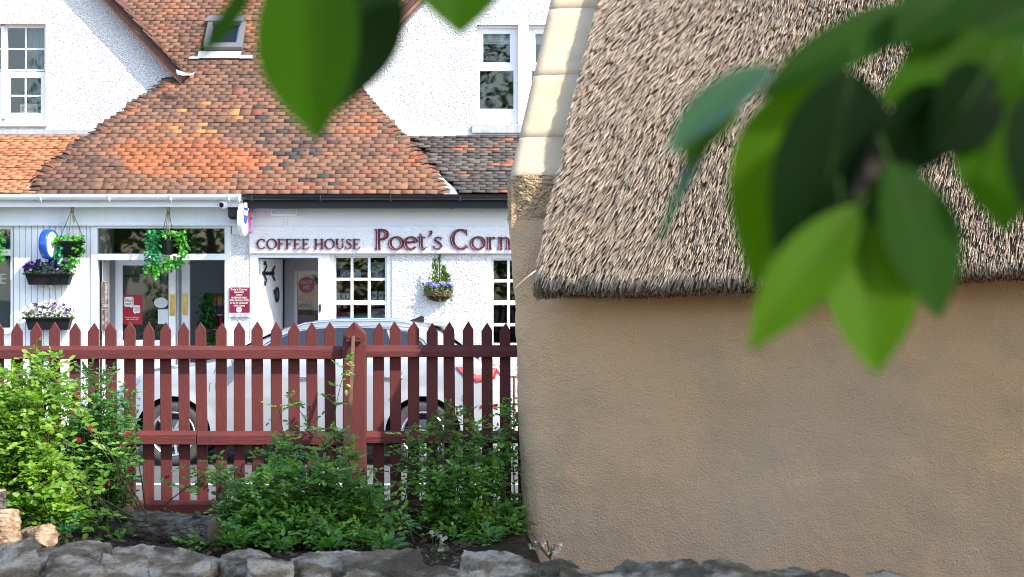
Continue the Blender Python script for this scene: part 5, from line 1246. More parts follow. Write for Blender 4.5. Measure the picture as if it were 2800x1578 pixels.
def stalks(px, py, d, spec, label, col, r):
    t = thing('flower_stalk', label, 'flower', P(px, py, d)); mb = MB(); fl = []
    for (x1, y1) in spec:
        b, e = P(px, py, d), P(x1, y1, d - .03); m_ = b.lerp(e, .6) + Vector((0, 0, .03)); mb.tube([b, m_, e], [.003, .0025, .002], 4); fl.append(e)
    mb.build('stems', M['stem'], t)
    pos = np.array([p + Vector((RND.gauss(0, .008), 0, RND.gauss(0, .008))) for p in fl for _ in range(3)]); o = flowers('flower_heads', pos, NR.uniform(r * .7, r, len(pos)), tints(len(pos), [col], .1), t, jit=.9); o['kind'] = 'stuff'; return t
stalks(1186, 1535, 10.4, [(1180, 1462), (1196, 1458), (1208, 1470), (1200, 1500), (1212, 1476), (1270, 1520)], 'pale nodding bell flowers before the leaf litter', (.42, .42, .30), .015)
stalks(1504, 1530, 8.0, [(1492, 1482), (1526, 1496), (1520, 1514), (1452, 1488), (1450, 1500), (1510, 1510)], 'tiny white flowers above the wall stones in front of the cottage wall', (.5, .54, .48), .007)
# leaf litter
n = 1500; pos = np.stack([NR.uniform(-3, -.12, n), NR.uniform(9.6, 12.3, n), np.full(n, .50)], 1)
for i in range(n): pos[i, 2] = .485 + .05 * noise.noise((pos[i, 0] * 1.3, pos[i, 1] * 1.3, 0)) + .02 * noise.noise((pos[i, 0] * 6, pos[i, 1] * 6, 3)) + NR.uniform(0, .02)
o = leaves('fallen_leaves', pos, rdir(n, -.4, .5), NR.uniform(.03, .065, n), tints(n, [(.12, .075, .05), (.08, .05, .035), (.17, .12, .085), (.05, .035, .03)]), M['leaf'], None, NR.uniform(-1, 1, n)); o['kind'] = 'stuff'; 
# moss on the board
# ------------------------------------------------------------------ logs
M['bark'] = mat('bark', (.11, .09, .075), .95, .1, var=((9, 38, 38), .85, (.30, .27, .24), .44, .58), bump=((11, 46, 46), 1.0, .08, 6), var2=(5, .4, (.05, .055, .03)))
M['cut'] = mat('cut_wood', (.40, .28, .18), .85, .15, var=((14, 26, 26), .85, (.17, .095, .05), .44, .6), bump=((6, 60, 60), .8, .02))
M['cutgrey'] = mat('weathered_cut', (.12, .095, .07), .9, .1, var=(18, .6, (.08, .05, .03)))
def log(name, label, a, b, r, seed, barkm='bark', cutm='cut', flat=None, nn=64, ro=1.0):
    t = thing(name, label, 'log', (a + b) / 2); ax = (b - a); L = ax.length; ax.normalize()
    u = ax.cross(Vector((0, 0, 1))).normalized(); v = u.cross(ax); m = 64; vs, fs, ends = [], [], []
    for i in range(m + 1):
        for k in range(nn):
            th = 2 * math.pi * k / nn; d = u * math.cos(th) + v * math.sin(th)
            rr = r * (1 + ro * .10 * noise.noise((math.cos(th) * 1.5 + seed, math.sin(th) * 1.5, i * .053)) + ro * .10 * abs(noise.noise((math.cos(th) * 6 + seed, math.sin(th) * 6, i * .14))) - .13 * max(0, .25 - abs(noise.noise((math.cos(th) * 5 + seed, math.sin(th) * 5, i * .09 + 9))) * 2))
            q = a + ax * (L * i / m) + d * rr
            if flat and d.dot(flat) > .25: q -= flat * (rr * (d.dot(flat) - .25))
            vs.append(q)
    for i in range(m):
        for k in range(nn): fs.append((i * nn + k, i * nn + (k + 1) % nn, (i + 1) * nn + (k + 1) % nn, (i + 1) * nn + k))
    mb = MB(); mb.add(vs, fs); mb.build('bark', M[barkm], t, smooth=True)
    for i, c in ((0, a), (m, b)):
        mb = MB(); ring = vs[i * nn:(i + 1) * nn]; mb.add([c + (p - c) * .92 + ax * (.004 if i else -.004) for p in ring] + [c + ax * (.004 if i else -.004)] + list(ring), [(k, (k + 1) % nn, nn) for k in range(nn)] + [(k, (k + 1) % nn, nn + 1 + (k + 1) % nn, nn + 1 + k) for k in range(nn)]); mb.build('cut_end', M[cutm], t)
    return t
lg = log('fallen_log', 'grey bark covered log lying on the soil before the fence', P(322, 1432, 11.25), P(588, 1452, 11.0), .079, 3, cutm='cutgrey')
mb = MB(); mb.tube([P(330, 1420, 11.2), P(345, 1402, 11.12), P(356, 1394, 11.08)], [.04, .032, .022], 10); mb.build('branch_stub', M['cutgrey'], lg, smooth=True)
mb = MB(); mb.tube([P(535, 1420, 11.05), P(540, 1406, 11.0)], [.03, .02], 9); mb.build('branch_stub', M['bark'], lg, smooth=True)
log('split_log', 'sunlit split log end standing at the edge behind the dark slab stone', P(22, 1520, 9.5), P(12, 1400, 9.55), .064, 9, 'cut', 'cut', ro=2.2)
log('split_log', 'small pale split log with round cut face beside the dark slab stone', P(70, 1476, 9.75), P(130, 1466, 9.45), .052, 5, 'cut', 'cut', ro=2.0)
log('split_log', 'upright brown log stump behind the tall split log', P(-10, 1460, 9.9), P(-12, 1342, 9.9), .05, 7, 'bark', 'cut')
mb = MB(); o = flowers('fallen_petal', np.array([P(131, 1438, 9.6)]), np.array([.014]), np.array([[.20, .03, .22]]), None); tag(o, 'single purple petal lying on the split log', 'petal')

# ------------------------------------------------------------------ dry stone wall
M['rock'] = mat('whin_stone', (.235, .185, .12), .85, .2, var=((6, 6, 14), .9, (.56, .49, .39), .45, .58), var2=(3.6, .85, (.085, .064, .035), .48, .58), bump=((18, 18, 40), 1.0, .10, 9), bump2=(90, .9, .015, 5))
wall = thing('stone_wall', 'low dry stone wall of rough grey blocks across the front of the garden', 'wall', (0, 8.1, .3))
def rock(px0, px1, yt, yb, d, dep, tilt, seed, parent=wall, name='stone'):
    rr = random.Random(seed); w_ = (px1 - px0) / F * d / 2 * .94; h_ = (yb - yt) / F * d / 2; c = P((px0 + px1) / 2, (yt + yb) / 2, d) + Vector((0, dep, 0))
    bm = bmesh.new(); bmesh.ops.create_cube(bm, size=2); bmesh.ops.subdivide_edges(bm, edges=bm.edges[:], cuts=22, use_grid_fill=True)
    pl_ = []
    for i in range(14):
        n_ = Vector((rr.gauss(0, 1), rr.gauss(-.3, 1), rr.gauss(.1, .8))).normalized(); pl_.append((n_, rr.uniform(.76, 1.02) * (abs(n_.x) + abs(n_.y) + abs(n_.z)) ** .6))
    for v in bm.verts:
        p = v.co.copy()
        for n_, dd in pl_:
            e = p.dot(n_) - dd
            if e > 0: p -= n_ * e
        q = Vector((p.x * w_, p.y * dep, p.z * h_)); stp = round(noise.noise(Vector((q.x * 7, q.y * 7, q.z * 16 + seed))) * 3.2) / 3.2; s1 = noise.noise(q * 9 + Vector((seed, 0, 0))); s2 = noise.noise(q * 26 + Vector((0, seed, 0))); lay = noise.noise(Vector((q.x * 3 + q.z * 14, q.y * 8, q.z * 30 + seed)))
        q += p.normalized() * (.012 * s1 + .007 * s2 + .010 * lay + .018 * stp + .005 * noise.noise(q * 60)); v.co = q
    bmesh.ops.rotate(bm, verts=bm.verts, cent=(0, 0, 0), matrix=Matrix.Rotation(tilt, 3, 'Y') @ Matrix.Rotation(rr.uniform(.1, .38), 3, 'X') @ Matrix.Rotation(rr.uniform(-.3, .3), 3, 'Z')); bmesh.ops.translate(bm, verts=bm.verts, vec=c)
    top = min(CY - (v.co.z - EYE) / v.co.y * F for v in bm.verts); dz = (yt - top) / F * (d + .05)
    bmesh.ops.translate(bm, verts=bm.verts, vec=(0, 0, -dz))
    me = bpy.data.meshes.new(name); bm.to_mesh(me); bm.free(); me.materials.append(M['rock']); me.polygons.foreach_set('use_smooth', [False] * len(me.polygons)); o = bpy.data.objects.new(name, me); link(o, parent)
    return o
STN = [(-70, 86, 1468, 1560, 8.2, -.22), (-30, 96, 1512, 1640, 7.9, -.1), (20, 292, 1478, 1570, 8.3, -.06), (78, 272, 1506, 1650, 7.9, .04), (252, 500, 1488, 1570, 8.35, -.05), (256, 400, 1512, 1640, 7.95, .05), (380, 620, 1495, 1580, 8.15, .06), (392, 570, 1528, 1660, 7.85, -.05),
       (586, 740, 1500, 1600, 8.1, -.1), (655, 792, 1522, 1660, 7.85, .03), (780, 1008, 1504, 1572, 8.2, .02), (784, 930, 1540, 1660, 7.9, 0), (925, 1166, 1500, 1585, 8.1, -.10), (930, 1090, 1555, 1660, 7.85, .05), (1080, 1268, 1540, 1610, 8.0, .06), (1110, 1260, 1585, 1680, 7.85, 0), (1240, 1492, 1506, 1600, 8.1, -.05), (1225, 1420, 1560, 1680, 7.85, .04),
       (1455, 1600, 1527, 1590, 8.1, -.03), (1420, 1540, 1568, 1680, 7.9, .05), (1528, 1706, 1548, 1620, 7.9, .08), (1705, 1842, 1528, 1600, 8.1, -.12), (1700, 1800, 1566, 1680, 7.85, 0), (1778, 1950, 1529, 1610, 7.95, -.14), (1880, 2135, 1528, 1610, 8.05, .03), (1935, 2050, 1575, 1680, 7.85, 0), (2075, 2264, 1550, 1630, 8.0, -.03), (2262, 2368, 1555, 1640, 8.0, .05), (2386, 2562, 1558, 1640, 8.0, .02)]
for i, s in enumerate(STN): rock(s[0], s[1], s[2], s[3], s[4] - .02, .16, s[5], 31 + i * 7)
for i in range(26): rock(-160 + i * 150, 10 + i * 150 + RND.randrange(20), 1640, 1760, 7.95, .16, RND.uniform(-.06, .06), 400 + i)
for i in range(7): rock(2545 + i * 170, 2730 + i * 170, 1592 + RND.randrange(8), 1680, 8.0, .16, RND.uniform(-.05, .05), 500 + i)
# ------------------------------------------------------------------ thatched cottage
CA = math.radians(17); CU = Vector((math.cos(CA), -math.sin(CA), 0)); CN = Vector((-math.sin(CA), -math.cos(CA), 0)); C0 = Vector((0.0, 12.02, 0))
def ck(u, o, z): return C0 + CU * u + CN * o + Vector((0, 0, z))          # along the wall, outwards, up
cot = thing('thatched_cottage', 'thatched cottage with sandy harled wall and stone gable coping', 'building', C0)
M['harl'] = roughcast('sandy_harl', (.73, .455, .265), (.54, .375, .23), 80, .022, .9, (2.2, .8), vor=.25, det=5)
t = M['harl'].node_tree; bs_ = t.nodes['Principled BSDF']
n3 = t.nodes.new('ShaderNodeTexNoise'); n3.inputs['Scale'].default_value = .9; n3.inputs['Detail'].default_value = 6; tc3 = t.nodes.new('ShaderNodeTexCoord'); t.links.new(tc3.outputs['Object'], n3.inputs['Vector'])
mr3 = t.nodes.new('ShaderNodeMapRange'); mr3.inputs[1].default_value = .42; mr3.inputs[2].default_value = .66; mr3.inputs[4].default_value = .35; t.links.new(n3.outputs['Fac'], mr3.inputs[0])
mx3 = t.nodes.new('ShaderNodeMix'); mx3.data_type = 'RGBA'; old = bs_.inputs['Base Color'].links[0].from_socket; t.links.new(old, mx3.inputs[6]); mx3.inputs[7].default_value = (.60, .46, .33, 1); t.links.new(mr3.outputs[0], mx3.inputs[0]); t.links.new(mx3.outputs[2], bs_.inputs['Base Color'])
SIL = [(.20, .104), (.42, .098), (.63, .090), (.85, .080), (1.09, .070), (1.34, .061), (1.57, .055), (1.78, .050), (1.98, .022), (2.14, .004), (2.28, -.008), (2.56, -.012), (2.7, -.012)]
def sil(z): return float(np.interp(z, [s[0] for s in SIL], [s[1] for s in SIL]) - .064)
RC = .16
def wall_pt(a, z):
    """a: arc length; a<0 runs back along the gable"""
    if a < 0: u, o, nn = 0, -RC + a, Vector((-1, 0))
    elif a < RC * math.pi / 2:
        th = a / RC; u, o, nn = RC - RC * math.cos(th), -RC + RC * math.sin(th), Vector((-math.cos(th), math.sin(th)))
    else: u, o, nn = RC + a - RC * math.pi / 2, 0, Vector((0, 1))
    b = .05 * max(0, (1.2 - z)) 
    q = Vector((u * 1.1, o * 1.1, z * 1.1)); h = .028 * noise.noise(q * 1.3) + .012 * noise.noise(q * 4.5) + .0045 * noise.noise(q * 16) + .0035 * noise.noise(q * 34)
    return ck(u + sil(z) + nn.x * h, o + nn.y * h + b * (1 if a > 0 else 0), z)
As = np.concatenate([np.linspace(-3.4, -.1, 12), np.linspace(-.06, RC * 1.6, 26), np.linspace(RC * 1.65, 4.6, 300)]); Zs = np.linspace(.12, 2.30, 150)
V = np.array([wall_pt(a, z) for z in Zs for a in As]); na = len(As)
Fq = np.array([(j * na + i, j * na + i + 1, (j + 1) * na + i + 1, (j + 1) * na + i) for j in range(len(Zs) - 1) for i in range(na - 1)])
npmesh('harled_wall', V, Fq, M['harl'], cot, smooth=True)
# gable head: parapet wall carrying the coping
PT = math.radians(53)
M['harl2'] = roughcast('rough_skew_harl', (.60, .41, .24), (.42, .30, .18), 60, .05, 1.0, (3, .8))
ZC = 2.56
As2 = np.concatenate([np.linspace(-3.4, -.1, 10), np.linspace(-.06, RC * 1.6, 20), np.linspace(RC * 1.65, .6, 24)])
Zs2 = np.linspace(2.30, ZC, 26); na = len(As2)
V = np.array([wall_pt(a, z) + CN * .018 * max(0, noise.noise((a * 40, z * 40, 2))) for z in Zs2 for a in As2])
Fq = np.array([(j * na + i, j * na + i + 1, (j + 1) * na + i + 1, (j + 1) * na + i) for j in range(len(Zs2) - 1) for i in range(na - 1)])
npmesh('skew_putt', V, Fq, M['harl2'], cot, smooth=True)
mb = MB(); a_, b_ = ck(-.01, -.02, ZC - .02), ck(-.01, -2.6, ZC + 2.58 * math.tan(PT) - .02)
mb.prism([a_, b_, ck(-.01, -2.6, 2.25), ck(-.01, -.02, 2.25)], CU * .28); mb.build('gable_wall', M['harl'], cot)
M['cope'] = mat('sandstone', (.50, .385, .255), .85, .15, var=(3.5, .55, (.58, .47, .335)), var2=((9, 9, 3), .35, (.38, .27, .16), .56, .72), bump=(26, .25, .01), bump2=(120, .3, .003))
joints = [0, .30, .80, 1.36, 1.95, 2.6]
sd, su = Vector((0, 0, 0)), None
up = (-CN * math.cos(PT) + Vector((0, 0, math.sin(PT)))); nr = (CN * math.sin(PT) + Vector((0, 0, math.cos(PT))))
for k, (s0, s1) in enumerate(zip(joints[:-1], joints[1:])):
    bm = bmesh.new(); bmesh.ops.create_cube(bm, size=1); bmesh.ops.subdivide_edges(bm, edges=bm.edges[:], cuts=7, use_grid_fill=True)
    for v in bm.verts:
        x = v.co.x + .5; y = v.co.y + .5; z = v.co.z + .5; wd = .46 if True else .3
        e = min(y, 1 - y) * (s1 - s0)
        lift = -.0012 * math.exp(-e / .004)
        ed = -.006 * math.exp(-x * wd / .012)
        p = ck(-.012 + x * wd, 0, ZC) + up * (s0 + .0012 + y * (s1 - s0 - .0024)) + nr * ((z - 1) * .12 + (lift + ed + .008 * noise.noise((x * 2, (s0 + y * (s1 - s0)) * 4, 3))) * z)
        if k == 0 and y < .02: p += Vector((0, 0, -.02 * z)) + CN * .0
        v.co = p - cot.location
    me = bpy.data.meshes.new('coping_stone'); bm.to_mesh(me); bm.free(); me.materials.append(M['cope']); me.polygons.foreach_set('use_smooth', [True] * len(me.polygons))
    o = bpy.data.objects.new('coping_stone', me); COL.objects.link(o); o.parent = cot
mb = MB(); mb.prism([ck(.0, 0, ZC - .015) - nr * .05, ck(.44, 0, ZC - .015) - nr * .05, ck(.44, 0, ZC - .015) - nr * .05 + up * 2.6, ck(.0, 0, ZC - .015) - nr * .05 + up * 2.6], -nr * .1); mb.build('coping_mortar', mat('coping_mortar', (.62, .52, .38), .9, .1), cot)

# thatch: profile from the lip up the slope
PROF = [(.02, 1.85), (.15, 1.82), (.35, 1.805), (.405, 1.815), (.388, 1.87), (.325, 2.0), (.258, 2.15), (.182, 2.32), (.098, 2.50), (.012, 2.67), (-.07, 2.82)]
while PROF[-1][0] > -2.6: PROF.append((PROF[-1][0] - .15, PROF[-1][1] + .15 * math.tan(PT)))
PR = np.array(PROF); seg = np.concatenate([[0], np.cumsum(np.hypot(*np.diff(PR, axis=0).T))])
def tprof(v): return np.interp(v, seg, PR[:, 0]), np.interp(v, seg, PR[:, 1])
V_LIP = seg[3]
def u_left(z): return np.interp(z, [1.8, 2.0, 2.3, 2.6, 3.0, 3.7, 5.5], [.265, .258, .275, .318, .33, .36, .41])
def sagz(u): return .018 * np.sin(u * 2.1 + .5) + .010 * np.sin(u * 5.3) + .135 * np.clip(u / 3.0, 0, 1.4)
def thatch_pt(u, v, lift=0.0):
    o, z = tprof(v); o2, z2 = tprof(v + .03); d = np.hypot(o2 - o, z2 - z) + 1e-9; no, nz = (z2 - z) / d, -(o2 - o) / d
    return o + no * lift, z + nz * lift + sagz(u), no, nz
us = np.concatenate([[-1], np.linspace(0, .1, 5), np.linspace(.13, 4.3, 90)]); vsn = np.linspace(0, seg[-1], 110)
V = []
for v in vsn:
    for k, uu in enumerate(us):
        zz = float(tprof(v)[1]); ul = float(u_left(zz)); u = ul + max(uu, 0)
        drop = (.015 + .285 * min(1, max(0, (v - V_LIP - .05) / .5))) if uu < 0 else (.035 * (1 - min(1, uu / .08)) ** 2)
        bum = .014 * noise.noise((u * 5, v * 5, 0)) + .008 * noise.noise((u * 14, v * 14, 4))
        o, z, no, nz = thatch_pt(u, v, bum - drop); V.append(ck(u + (.03 if uu < 0 else 0), float(o), float(z)))
V = np.array(V); nu = len(us); Fq = np.array([(j * nu + i, j * nu + i + 1, (j + 1) * nu + i + 1, (j + 1) * nu + i) for j in range(len(vsn) - 1) for i in range(nu - 1)])
M['thatchbase'] = mat('thatch_under', (.075, .052, .038), .95, .1, var=((60, 60, 10), .7, (.15, .10, .06)), bump=((90, 90, 12), .8, .02))
M['reed'] = mat('thatch_reed', attr=True, rough=.55, spec=.35)
th = npmesh('thatch', V, Fq, M['thatchbase'], cot, smooth=True)
def reeds(name, n, vlo, vhi, length, rad, cols, outw, edge=False, lift=(.0, .03), under=False):
    v = NR.uniform(vlo, vhi, n); o0, z0 = tprof(v); ul = u_left(z0)
    span = 4.2 - ul; u = ul + (np.abs(NR.normal(0, .02, n)) - .012 if edge else NR.random(n) ** 1.0 * span)
    o, z, no, nz = thatch_pt(u, v, NR.uniform(lift[0], lift[1], n)); 
    # direction down the slope, combed towards the gable edge at the left
    o1, z1 = tprof(v - .03); do, dz = o1 - o0, z1 - z0; L = np.hypot(do, dz) + 1e-9; do, dz = do / L, dz / L
    lean = .68 * np.interp(u - ul, [0, .25, .7, 1.4, 2.4, 4], [-.62, -.60, -.42, -.22, -.06, .08]) * np.interp(v, [V_LIP, V_LIP + .35, V_LIP + 1.0], [.5, .85, 1.0]) * np.interp(v, [V_LIP + .9, V_LIP + 1.9], [1.0, .62]) + NR.normal(0, .11, n) + .07 * np.sin(u * 3 + v * 4)
    au, ao, az = lean, do + no * outw, dz + nz * outw + NR.normal(0, .05, n)
    if under: au, ao, az = NR.normal(0, .3, n), NR.normal(-.1, .4, n), -np.ones(n)
    D = np.array(CU)[None] * au[:, None] + np.array(CN)[None] * ao[:, None] + np.array([0, 0, 1.0])[None] * az[:, None]; D /= np.linalg.norm(D, axis=1, keepdims=True)
    Pm = np.array(C0)[None] + np.array(CU)[None] * u[:, None] + np.array(CN)[None] * o[:, None] + np.array([0, 0, 1.0])[None] * z[:, None]
    Ln = NR.uniform(.6, 1.4, n) * length; R = rad * NR.uniform(.6, 1.35, n)
    shp = np.array([(-1, math.cos(a), math.sin(a)) for a in (0, 2.094, 4.189)] + [(0, math.cos(a), math.sin(a)) for a in (0, 2.094, 4.189)])
    Fr = frames(D, None, NR.uniform(0, 2, n)); S = np.stack([Ln, R, R], 1)
    VV = np.einsum('nij,nkj->nki', Fr, shp[None] * S[:, None]) + Pm[:, None]
    quads = np.array([(0, 1, 4, 3), (1, 2, 5, 4), (2, 0, 3, 5), (3, 4, 5, 5)])
    tri_safe = quads[:3]
    FF = (tri_safe[None] + 6 * np.arange(n)[:, None, None]).reshape(-1, 4)
    c = tints(n, cols, .3); tt = np.repeat(c, 6, 0).reshape(n, 6, 3); tt[:, :3] *= .8
    ob = npmesh(name, VV.reshape(-1, 3), FF, M['reed'], cot, tt.reshape(-1, 3)); 
    # butt ends
    FE = (np.array([[3, 4, 5]])[None] + 6 * np.arange(n)[:, None, None]).reshape(-1, 3)
    ob['kind'] = 'stuff'; return ob
RC_ = [(.50, .41, .315), (.42, .34, .26), (.56, .46, .36), (.34, .265, .20), (.24, .19, .15), (.46, .35, .25), (.30, .235, .18)]
reeds('reeds', 96000, V_LIP - .02, seg[-1] * .62, .055, .0025, RC_, .27, lift=(.0, .045))
reeds('edge_reeds', 3200, V_LIP - .05, seg[-1] * .62, .085, .0036, RC_, .10, True, (-.10, .02))
reeds('reed_fringe', 5000, V_LIP - .22, V_LIP + .02, .04, .002, [(.26, .12, .055), (.34, .17, .085), (.17, .085, .04)], .0, False, (-.01, .012), True)
# a few loose straws
for k, (a, b) in enumerate(((P(1465, 740, 11.62), P(1409, 787, 11.5)), (P(1722, 300, 12.05), P(1668, 385, 11.9)), (P(2035, 20, 12.3), P(1985, 130, 12.1)), (P(1790, 560, 11.6), P(1742, 625, 11.5)), (P(1677, 228, 12.25), P(1664, 295, 12.15)))):
    mb = MB(); mb.tube([a, a.lerp(b, .5) + Vector((.003, 0, .006)), b], [.0035, .004, .002], 5); mb.build('loose_straw', mat('straw', (.72, .55, .38), .5) if k == 0 else bpy.data.materials['straw'], cot)
mb = MB(); mb.prism([ck(.3, -.3, .1), ck(4.5, -.3, .1), ck(4.5, -.3, 2.2), ck(.3, -.3, 2.2)], -CN * 3.0); mb.build('house_core', M['dark'], cot)
mb = MB(); e0, e1 = ck(.3, -.25, 2.15), ck(4.5, -.25, 2.15); h_ = 2.3
mb.prism([e0, ck(.3, -2.6, 2.15 + 2.35 * math.tan(PT)), ck(.3, -4.9, 2.15)], CU * 4.2); mb.build('rear_roof', M['thatchbase'], cot)

# ------------------------------------------------------------------ the garden tree that overhangs the view
M['treeleaf'] = leafmat('broad_leaf', .5, .55, (1.5, 1.7, .3), .08)
M['glossleaf'] = leafmat('glossy_leaf', .3, .32, (1.5, 1.7, .3), .7)
M['leafrib'] = mat('leaf_midrib', (.02, .045, .006), .7, .1)
M['treebark'] = mat('tree_bark', (.045, .035, .028), .9, .1, bump=(30, .8, .03))
tree = thing('garden_tree', 'broad leaved tree whose large blurred green leaves hang across the upper corner of the view', 'tree', (5.6, 6.2, .4))
mb = MB(); mb.tube([(5.6, 6.2, .3), (5.5, 6.1, 1.6), (5.3, 6.0, 2.8), (5.0, 6.0, 4.0), (4.8, 6.1, 6.0)], [.22, .18, .15, .11, .06], 12); mb.build('trunk', M['treebark'], tree, smooth=True)
LIMB = [[(5.4, 6.05, 2.6), (4.2, 4.6, 3.4), (2.6, 3.0, 3.2), (1.3, 2.0, 2.65), (.62, 1.60, 2.16), (.40, 1.53, 2.055), (.28, 1.50, 2.02), (.245, 1.48, 1.96)], [(1.3, 2.0, 2.65), (.6, 1.62, 2.42), (.1, 1.52, 2.30), (-.25, 1.5, 2.22)],
        [(5.1, 6.0, 3.8), (4.2, 6.6, 4.5), (3.2, 7.4, 4.8)], [(5.0, 6.0, 4.0), (5.6, 5.2, 4.8), (6.2, 4.6, 5.2)], [(5.2, 6.0, 3.2), (3.8, 5.4, 3.9), (2.6, 5.2, 4.1)]]
for k, l in enumerate(LIMB):
    mb = MB(); r0 = .075 if k != 1 else .02; r1 = .006; mb.tube(l, [r0 + (r1 - r0) * (i / (len(l) - 1)) ** .6 for i in range(len(l))], 8); mb.build('limb', M['treebark'], tree, smooth=True)
# crown: leaf sprays between the sun and the shaded part of the garden
POLY = [(-2.8, -1.6), (-2.5, -.9), (-.25, .3), (1.15, 2.9), (1.95, 4.1), (3.4, 5.72), (4.2, 5.90), (4.85, 5.18), (6.37, 4.0), (9.6, 1.54), (9.6, -1.8), (2, -2.4)]
def inpoly(x, y):
    c = False; n_ = len(POLY)
    for i in range(n_):
        (x1, y1), (x2, y2) = POLY[i], POLY[(i + 1) % n_]
        if (y1 > y) != (y2 > y) and x < (x2 - x1) * (y - y1) / (y2 - y1) + x1: c = not c
    return c
pos = []
while len(pos) < 40000:
    x, z = RND.uniform(-2.8, 9.7), RND.uniform(-2.4, 6.1)
    if not inpoly(x, z): continue
    hgt = RND.uniform(3.7, 6.6) + .25 * noise.noise((x * 1.2, z * 1.2, 0)); k = (hgt - EYE - z) / 1.58
    p = (x + 1.27 * k, 8 - k, hgt)
    if p[1] > .6 and (abs(p[0]) / max(p[1], .1) < .30 and (p[2] - EYE) / max(p[1], .1) < .19): continue
    if p[1] < -1.5: continue
    pos.append(p)
while len(pos) < 56000:                          # dense rim of the crown
    t_ = RND.random(); x = 4.0 + 5.6 * t_; z = float(np.interp(x, [4.2, 4.85, 6.37, 9.6], [5.93, 5.34, 4.21, 1.77])) - RND.uniform(.0, .36); hgt = RND.uniform(4.2, 6.6); k = (hgt - EYE - z) / 1.58
    p = (x + 1.27 * k, 8 - k, hgt)
    if p[1] > .6 and (abs(p[0]) / p[1] < .30 and (p[2] - EYE) / p[1] < .19): continue
    pos.append(p)
pos = np.array(pos); n = len(pos)
o = leaves('crown', pos, rdir(n, -.8, .3), np.where(np.arange(n) < 40000, NR.uniform(.10, .17, n), NR.uniform(.05, .09, n)), tints(n, [(.05, .14, .02), (.035, .11, .018), (.07, .17, .03)]), M['treeleaf'], tree, NR.uniform(-1, 1, n), LEAF * np.array([1, 1.25, 1])); o['kind'] = 'stuff'
# the big leaves in front of the lens, each a bent blade with a midrib
def big_leaf(base, tip, width, d, face, col, ex=.80, fold=.25, curl=.12, bend=0.0):
    """base, tip: where the blade starts and ends; face: direction its upper side looks to"""
    b, t = P(*base, d[0]), P(*tip, d[1]); ax = t - b; L = ax.length; x = ax.normalized(); fz = Vector(face); z = (fz - x * fz.dot(x)).normalized(); y = z.cross(x); W = width / F * d[0] / 2
    m, q = 18, 9; vs, fs = [], []
    for i in range(m + 1):
        s = i / m; wd = W * (math.sin(math.pi * s ** ex) ** .72) * (1 - .42 * s ** 8) if 0 < s < 1 else W * .01
        for k in range(q):
            e = -1 + 2 * k / (q - 1)
            rip = .02 * L * math.sin(s * 9 + k) * abs(e)
            vs.append(b + x * (s * L) + y * (e * wd + bend * L * math.sin(math.pi * s)) + z * (abs(e) * wd * fold + rip * .3 - curl * L * s * s))
    for i in range(m):
        for k in range(q - 1): fs.append((i * q + k, i * q + k + 1, (i + 1) * q + k + 1, (i + 1) * q + k))
    n_ = len(vs); ti = np.tile(np.array(col), (n_, 1))
    o = npmesh('leaf', np.array([tuple(v) for v in vs]), np.array(fs), M['glossleaf'] if col is GB else M['treeleaf'], tree, ti, smooth=True)
    mb = MB(); mb.tube([b - x * .02 - z * .0, b, b + x * L * .4 - z * curl * L * .16, b + x * L * .85 - z * curl * L * .72], [.0014, .0012, .0008, .0004], 6); mb.build('midrib', M['leafrib'], o, smooth=True)
    return o
G1, G2, G_LIT, G_SHADE = (.027, .075, .002), (.011, .040, .002), (.042, .098, .002), (.004, .015, .002)  # sun and shade put into the greens: lit leaves bright, shaded ones near black
GB = (.020, .060, .012)
T1, T2, T3 = (-.25, -1, .2), (.35, -1, .15), (.05, -1, .45)
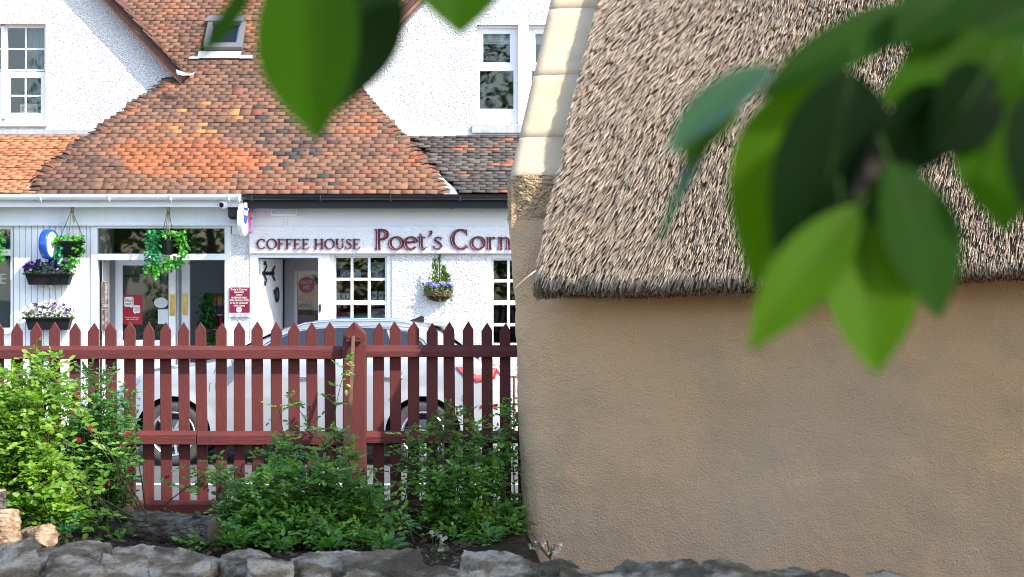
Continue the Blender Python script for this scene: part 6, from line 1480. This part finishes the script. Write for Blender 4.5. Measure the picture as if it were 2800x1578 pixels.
BL = [((705, -90), (551, 182), 70, (1.5, 1.5), (.9, -.7, .2), G2),
      ((850, -260), (838, 364), 305, (1.5, 1.46), (-.3, -1, .1), G1, 1.35), ((1020, -240), (966, 292), 270, (1.53, 1.5), (.7, -.8, .1), G_SHADE, 1.15), ((1250, -210), (1258, 86), 300, (1.5, 1.48), T3, G1),
      ((2110, 178), (1818, 380), 165, (1.5, 1.44), (-.15, -.55, 1.0), GB, .9), ((2010, 250), (1868, 430), 120, (1.53, 1.5), (-.3, -1, .3), G_LIT), ((1995, 262), (1772, 660), 52, (1.52, 1.5), (-.5, -.9, .5), GB), ((2545, 18), (2078, 222), 165, (1.55, 1.5), (.1, -.8, .7), G2, .9),
      ((2290, 215), (2050, 755), 360, (1.54, 1.50), T1, G_LIT, .85), ((2330, 190), (2200, 850), 370, (1.50, 1.48), (.25, -1, -.15), G_SHADE, .85),
      ((2350, 560), (2052, 930), 180, (1.45, 1.40), T1, G_LIT, 1.0), ((2350, 600), (2408, 1010), 255, (1.46, 1.42), (.1, -1, .3), G_LIT, .95), ((2300, 560), (2330, 880), 120, (1.48, 1.47), (.6, -.9, 0), G_SHADE, .9), ((2430, 440), (2600, 860), 265, (1.46, 1.44), (.5, -1, .2), G2, .95), ((2765, 185), (2742, 620), 300, (1.5, 1.47), T1, G1, 1.0), ((2880, 250), (2810, 560), 260, (1.45, 1.43), T2, G_SHADE),
      ((2740, 130), (2400, 265), 190, (1.52, 1.5), T3, G1), ((2860, 20), (2470, 150), 240, (1.54, 1.52), (.3, -.9, .5), G2), ((2880, -70), (2500, 30), 240, (1.56, 1.54), (.3, -.9, .4), G_SHADE), ((2700, 190), (2560, 420), 230, (1.49, 1.47), (.4, -1, -.1), G_SHADE), ((2600, 250), (2400, 480), 220, (1.495, 1.475), (.2, -1, -.2), G_SHADE), ((2800, 120), (2600, 290), 170, (1.5, 1.49), T3, G1), ((2660, -60), (2450, 110), 200, (1.53, 1.5), T3, G2), ((2700, 420), (2580, 330), 130, (1.5, 1.5), T2, G_SHADE)]
for l in BL: big_leaf(*l)

# ------------------------------------------------------------------ trees behind the viewpoint (seen in the window panes)
def back_tree(x, y, h, r, label, cols):
    t = thing('tree', label, 'tree', (x, y, 0), 'trees across the garden')
    mb = MB(); mb.tube([(x, y, -.2), (x + .1, y, h * .3), (x, y + .1, h * .7)], [.28, .2, .08], 10); mb.build('trunk', M['treebark'], t, smooth=True)
    n = 3200; q = rdir(n); rad = NR.uniform(.5, 1.0, n) ** .5; lob = 1 + .25 * np.sin(q[:, 0] * 5 + x) * np.cos(q[:, 2] * 6)
    pos = np.array([x, y, h * .58]) + q * (rad * lob)[:, None] * np.array([r, r, h * .42]); o = leaves('crown', pos, rdir(n, -.8, .3), NR.uniform(.18, .34, n), tints(n, cols, .35), M['treeleaf'], t, NR.uniform(-1, 1, n), LEAF * np.array([1, 1.3, 1])); o['kind'] = 'stuff'
for a in ((-9, -9, 7.5, 3.4, 'round green tree standing behind the viewpoint, farthest towards the rose bush side', [(.07, .15, .02), (.05, .11, .02)]), (-3.2, -12, 6.6, 3.2, 'broad green tree directly behind the viewpoint', [(.05, .12, .02), (.08, .16, .03)]), (2.6, -10, 5.6, 3.0, 'low dense tree behind the viewpoint towards the cottage side', [(.06, .14, .02), (.04, .1, .02)]), (-15, -26, 14, 4.5, 'tall dark tree far behind the viewpoint beyond the round tree', [(.04, .10, .02), (.06, .12, .03)]), (-1.5, -27, 13.2, 3.2, 'tall narrow tree far behind the viewpoint', [(.05, .11, .03), (.04, .09, .02)])): back_tree(*a)
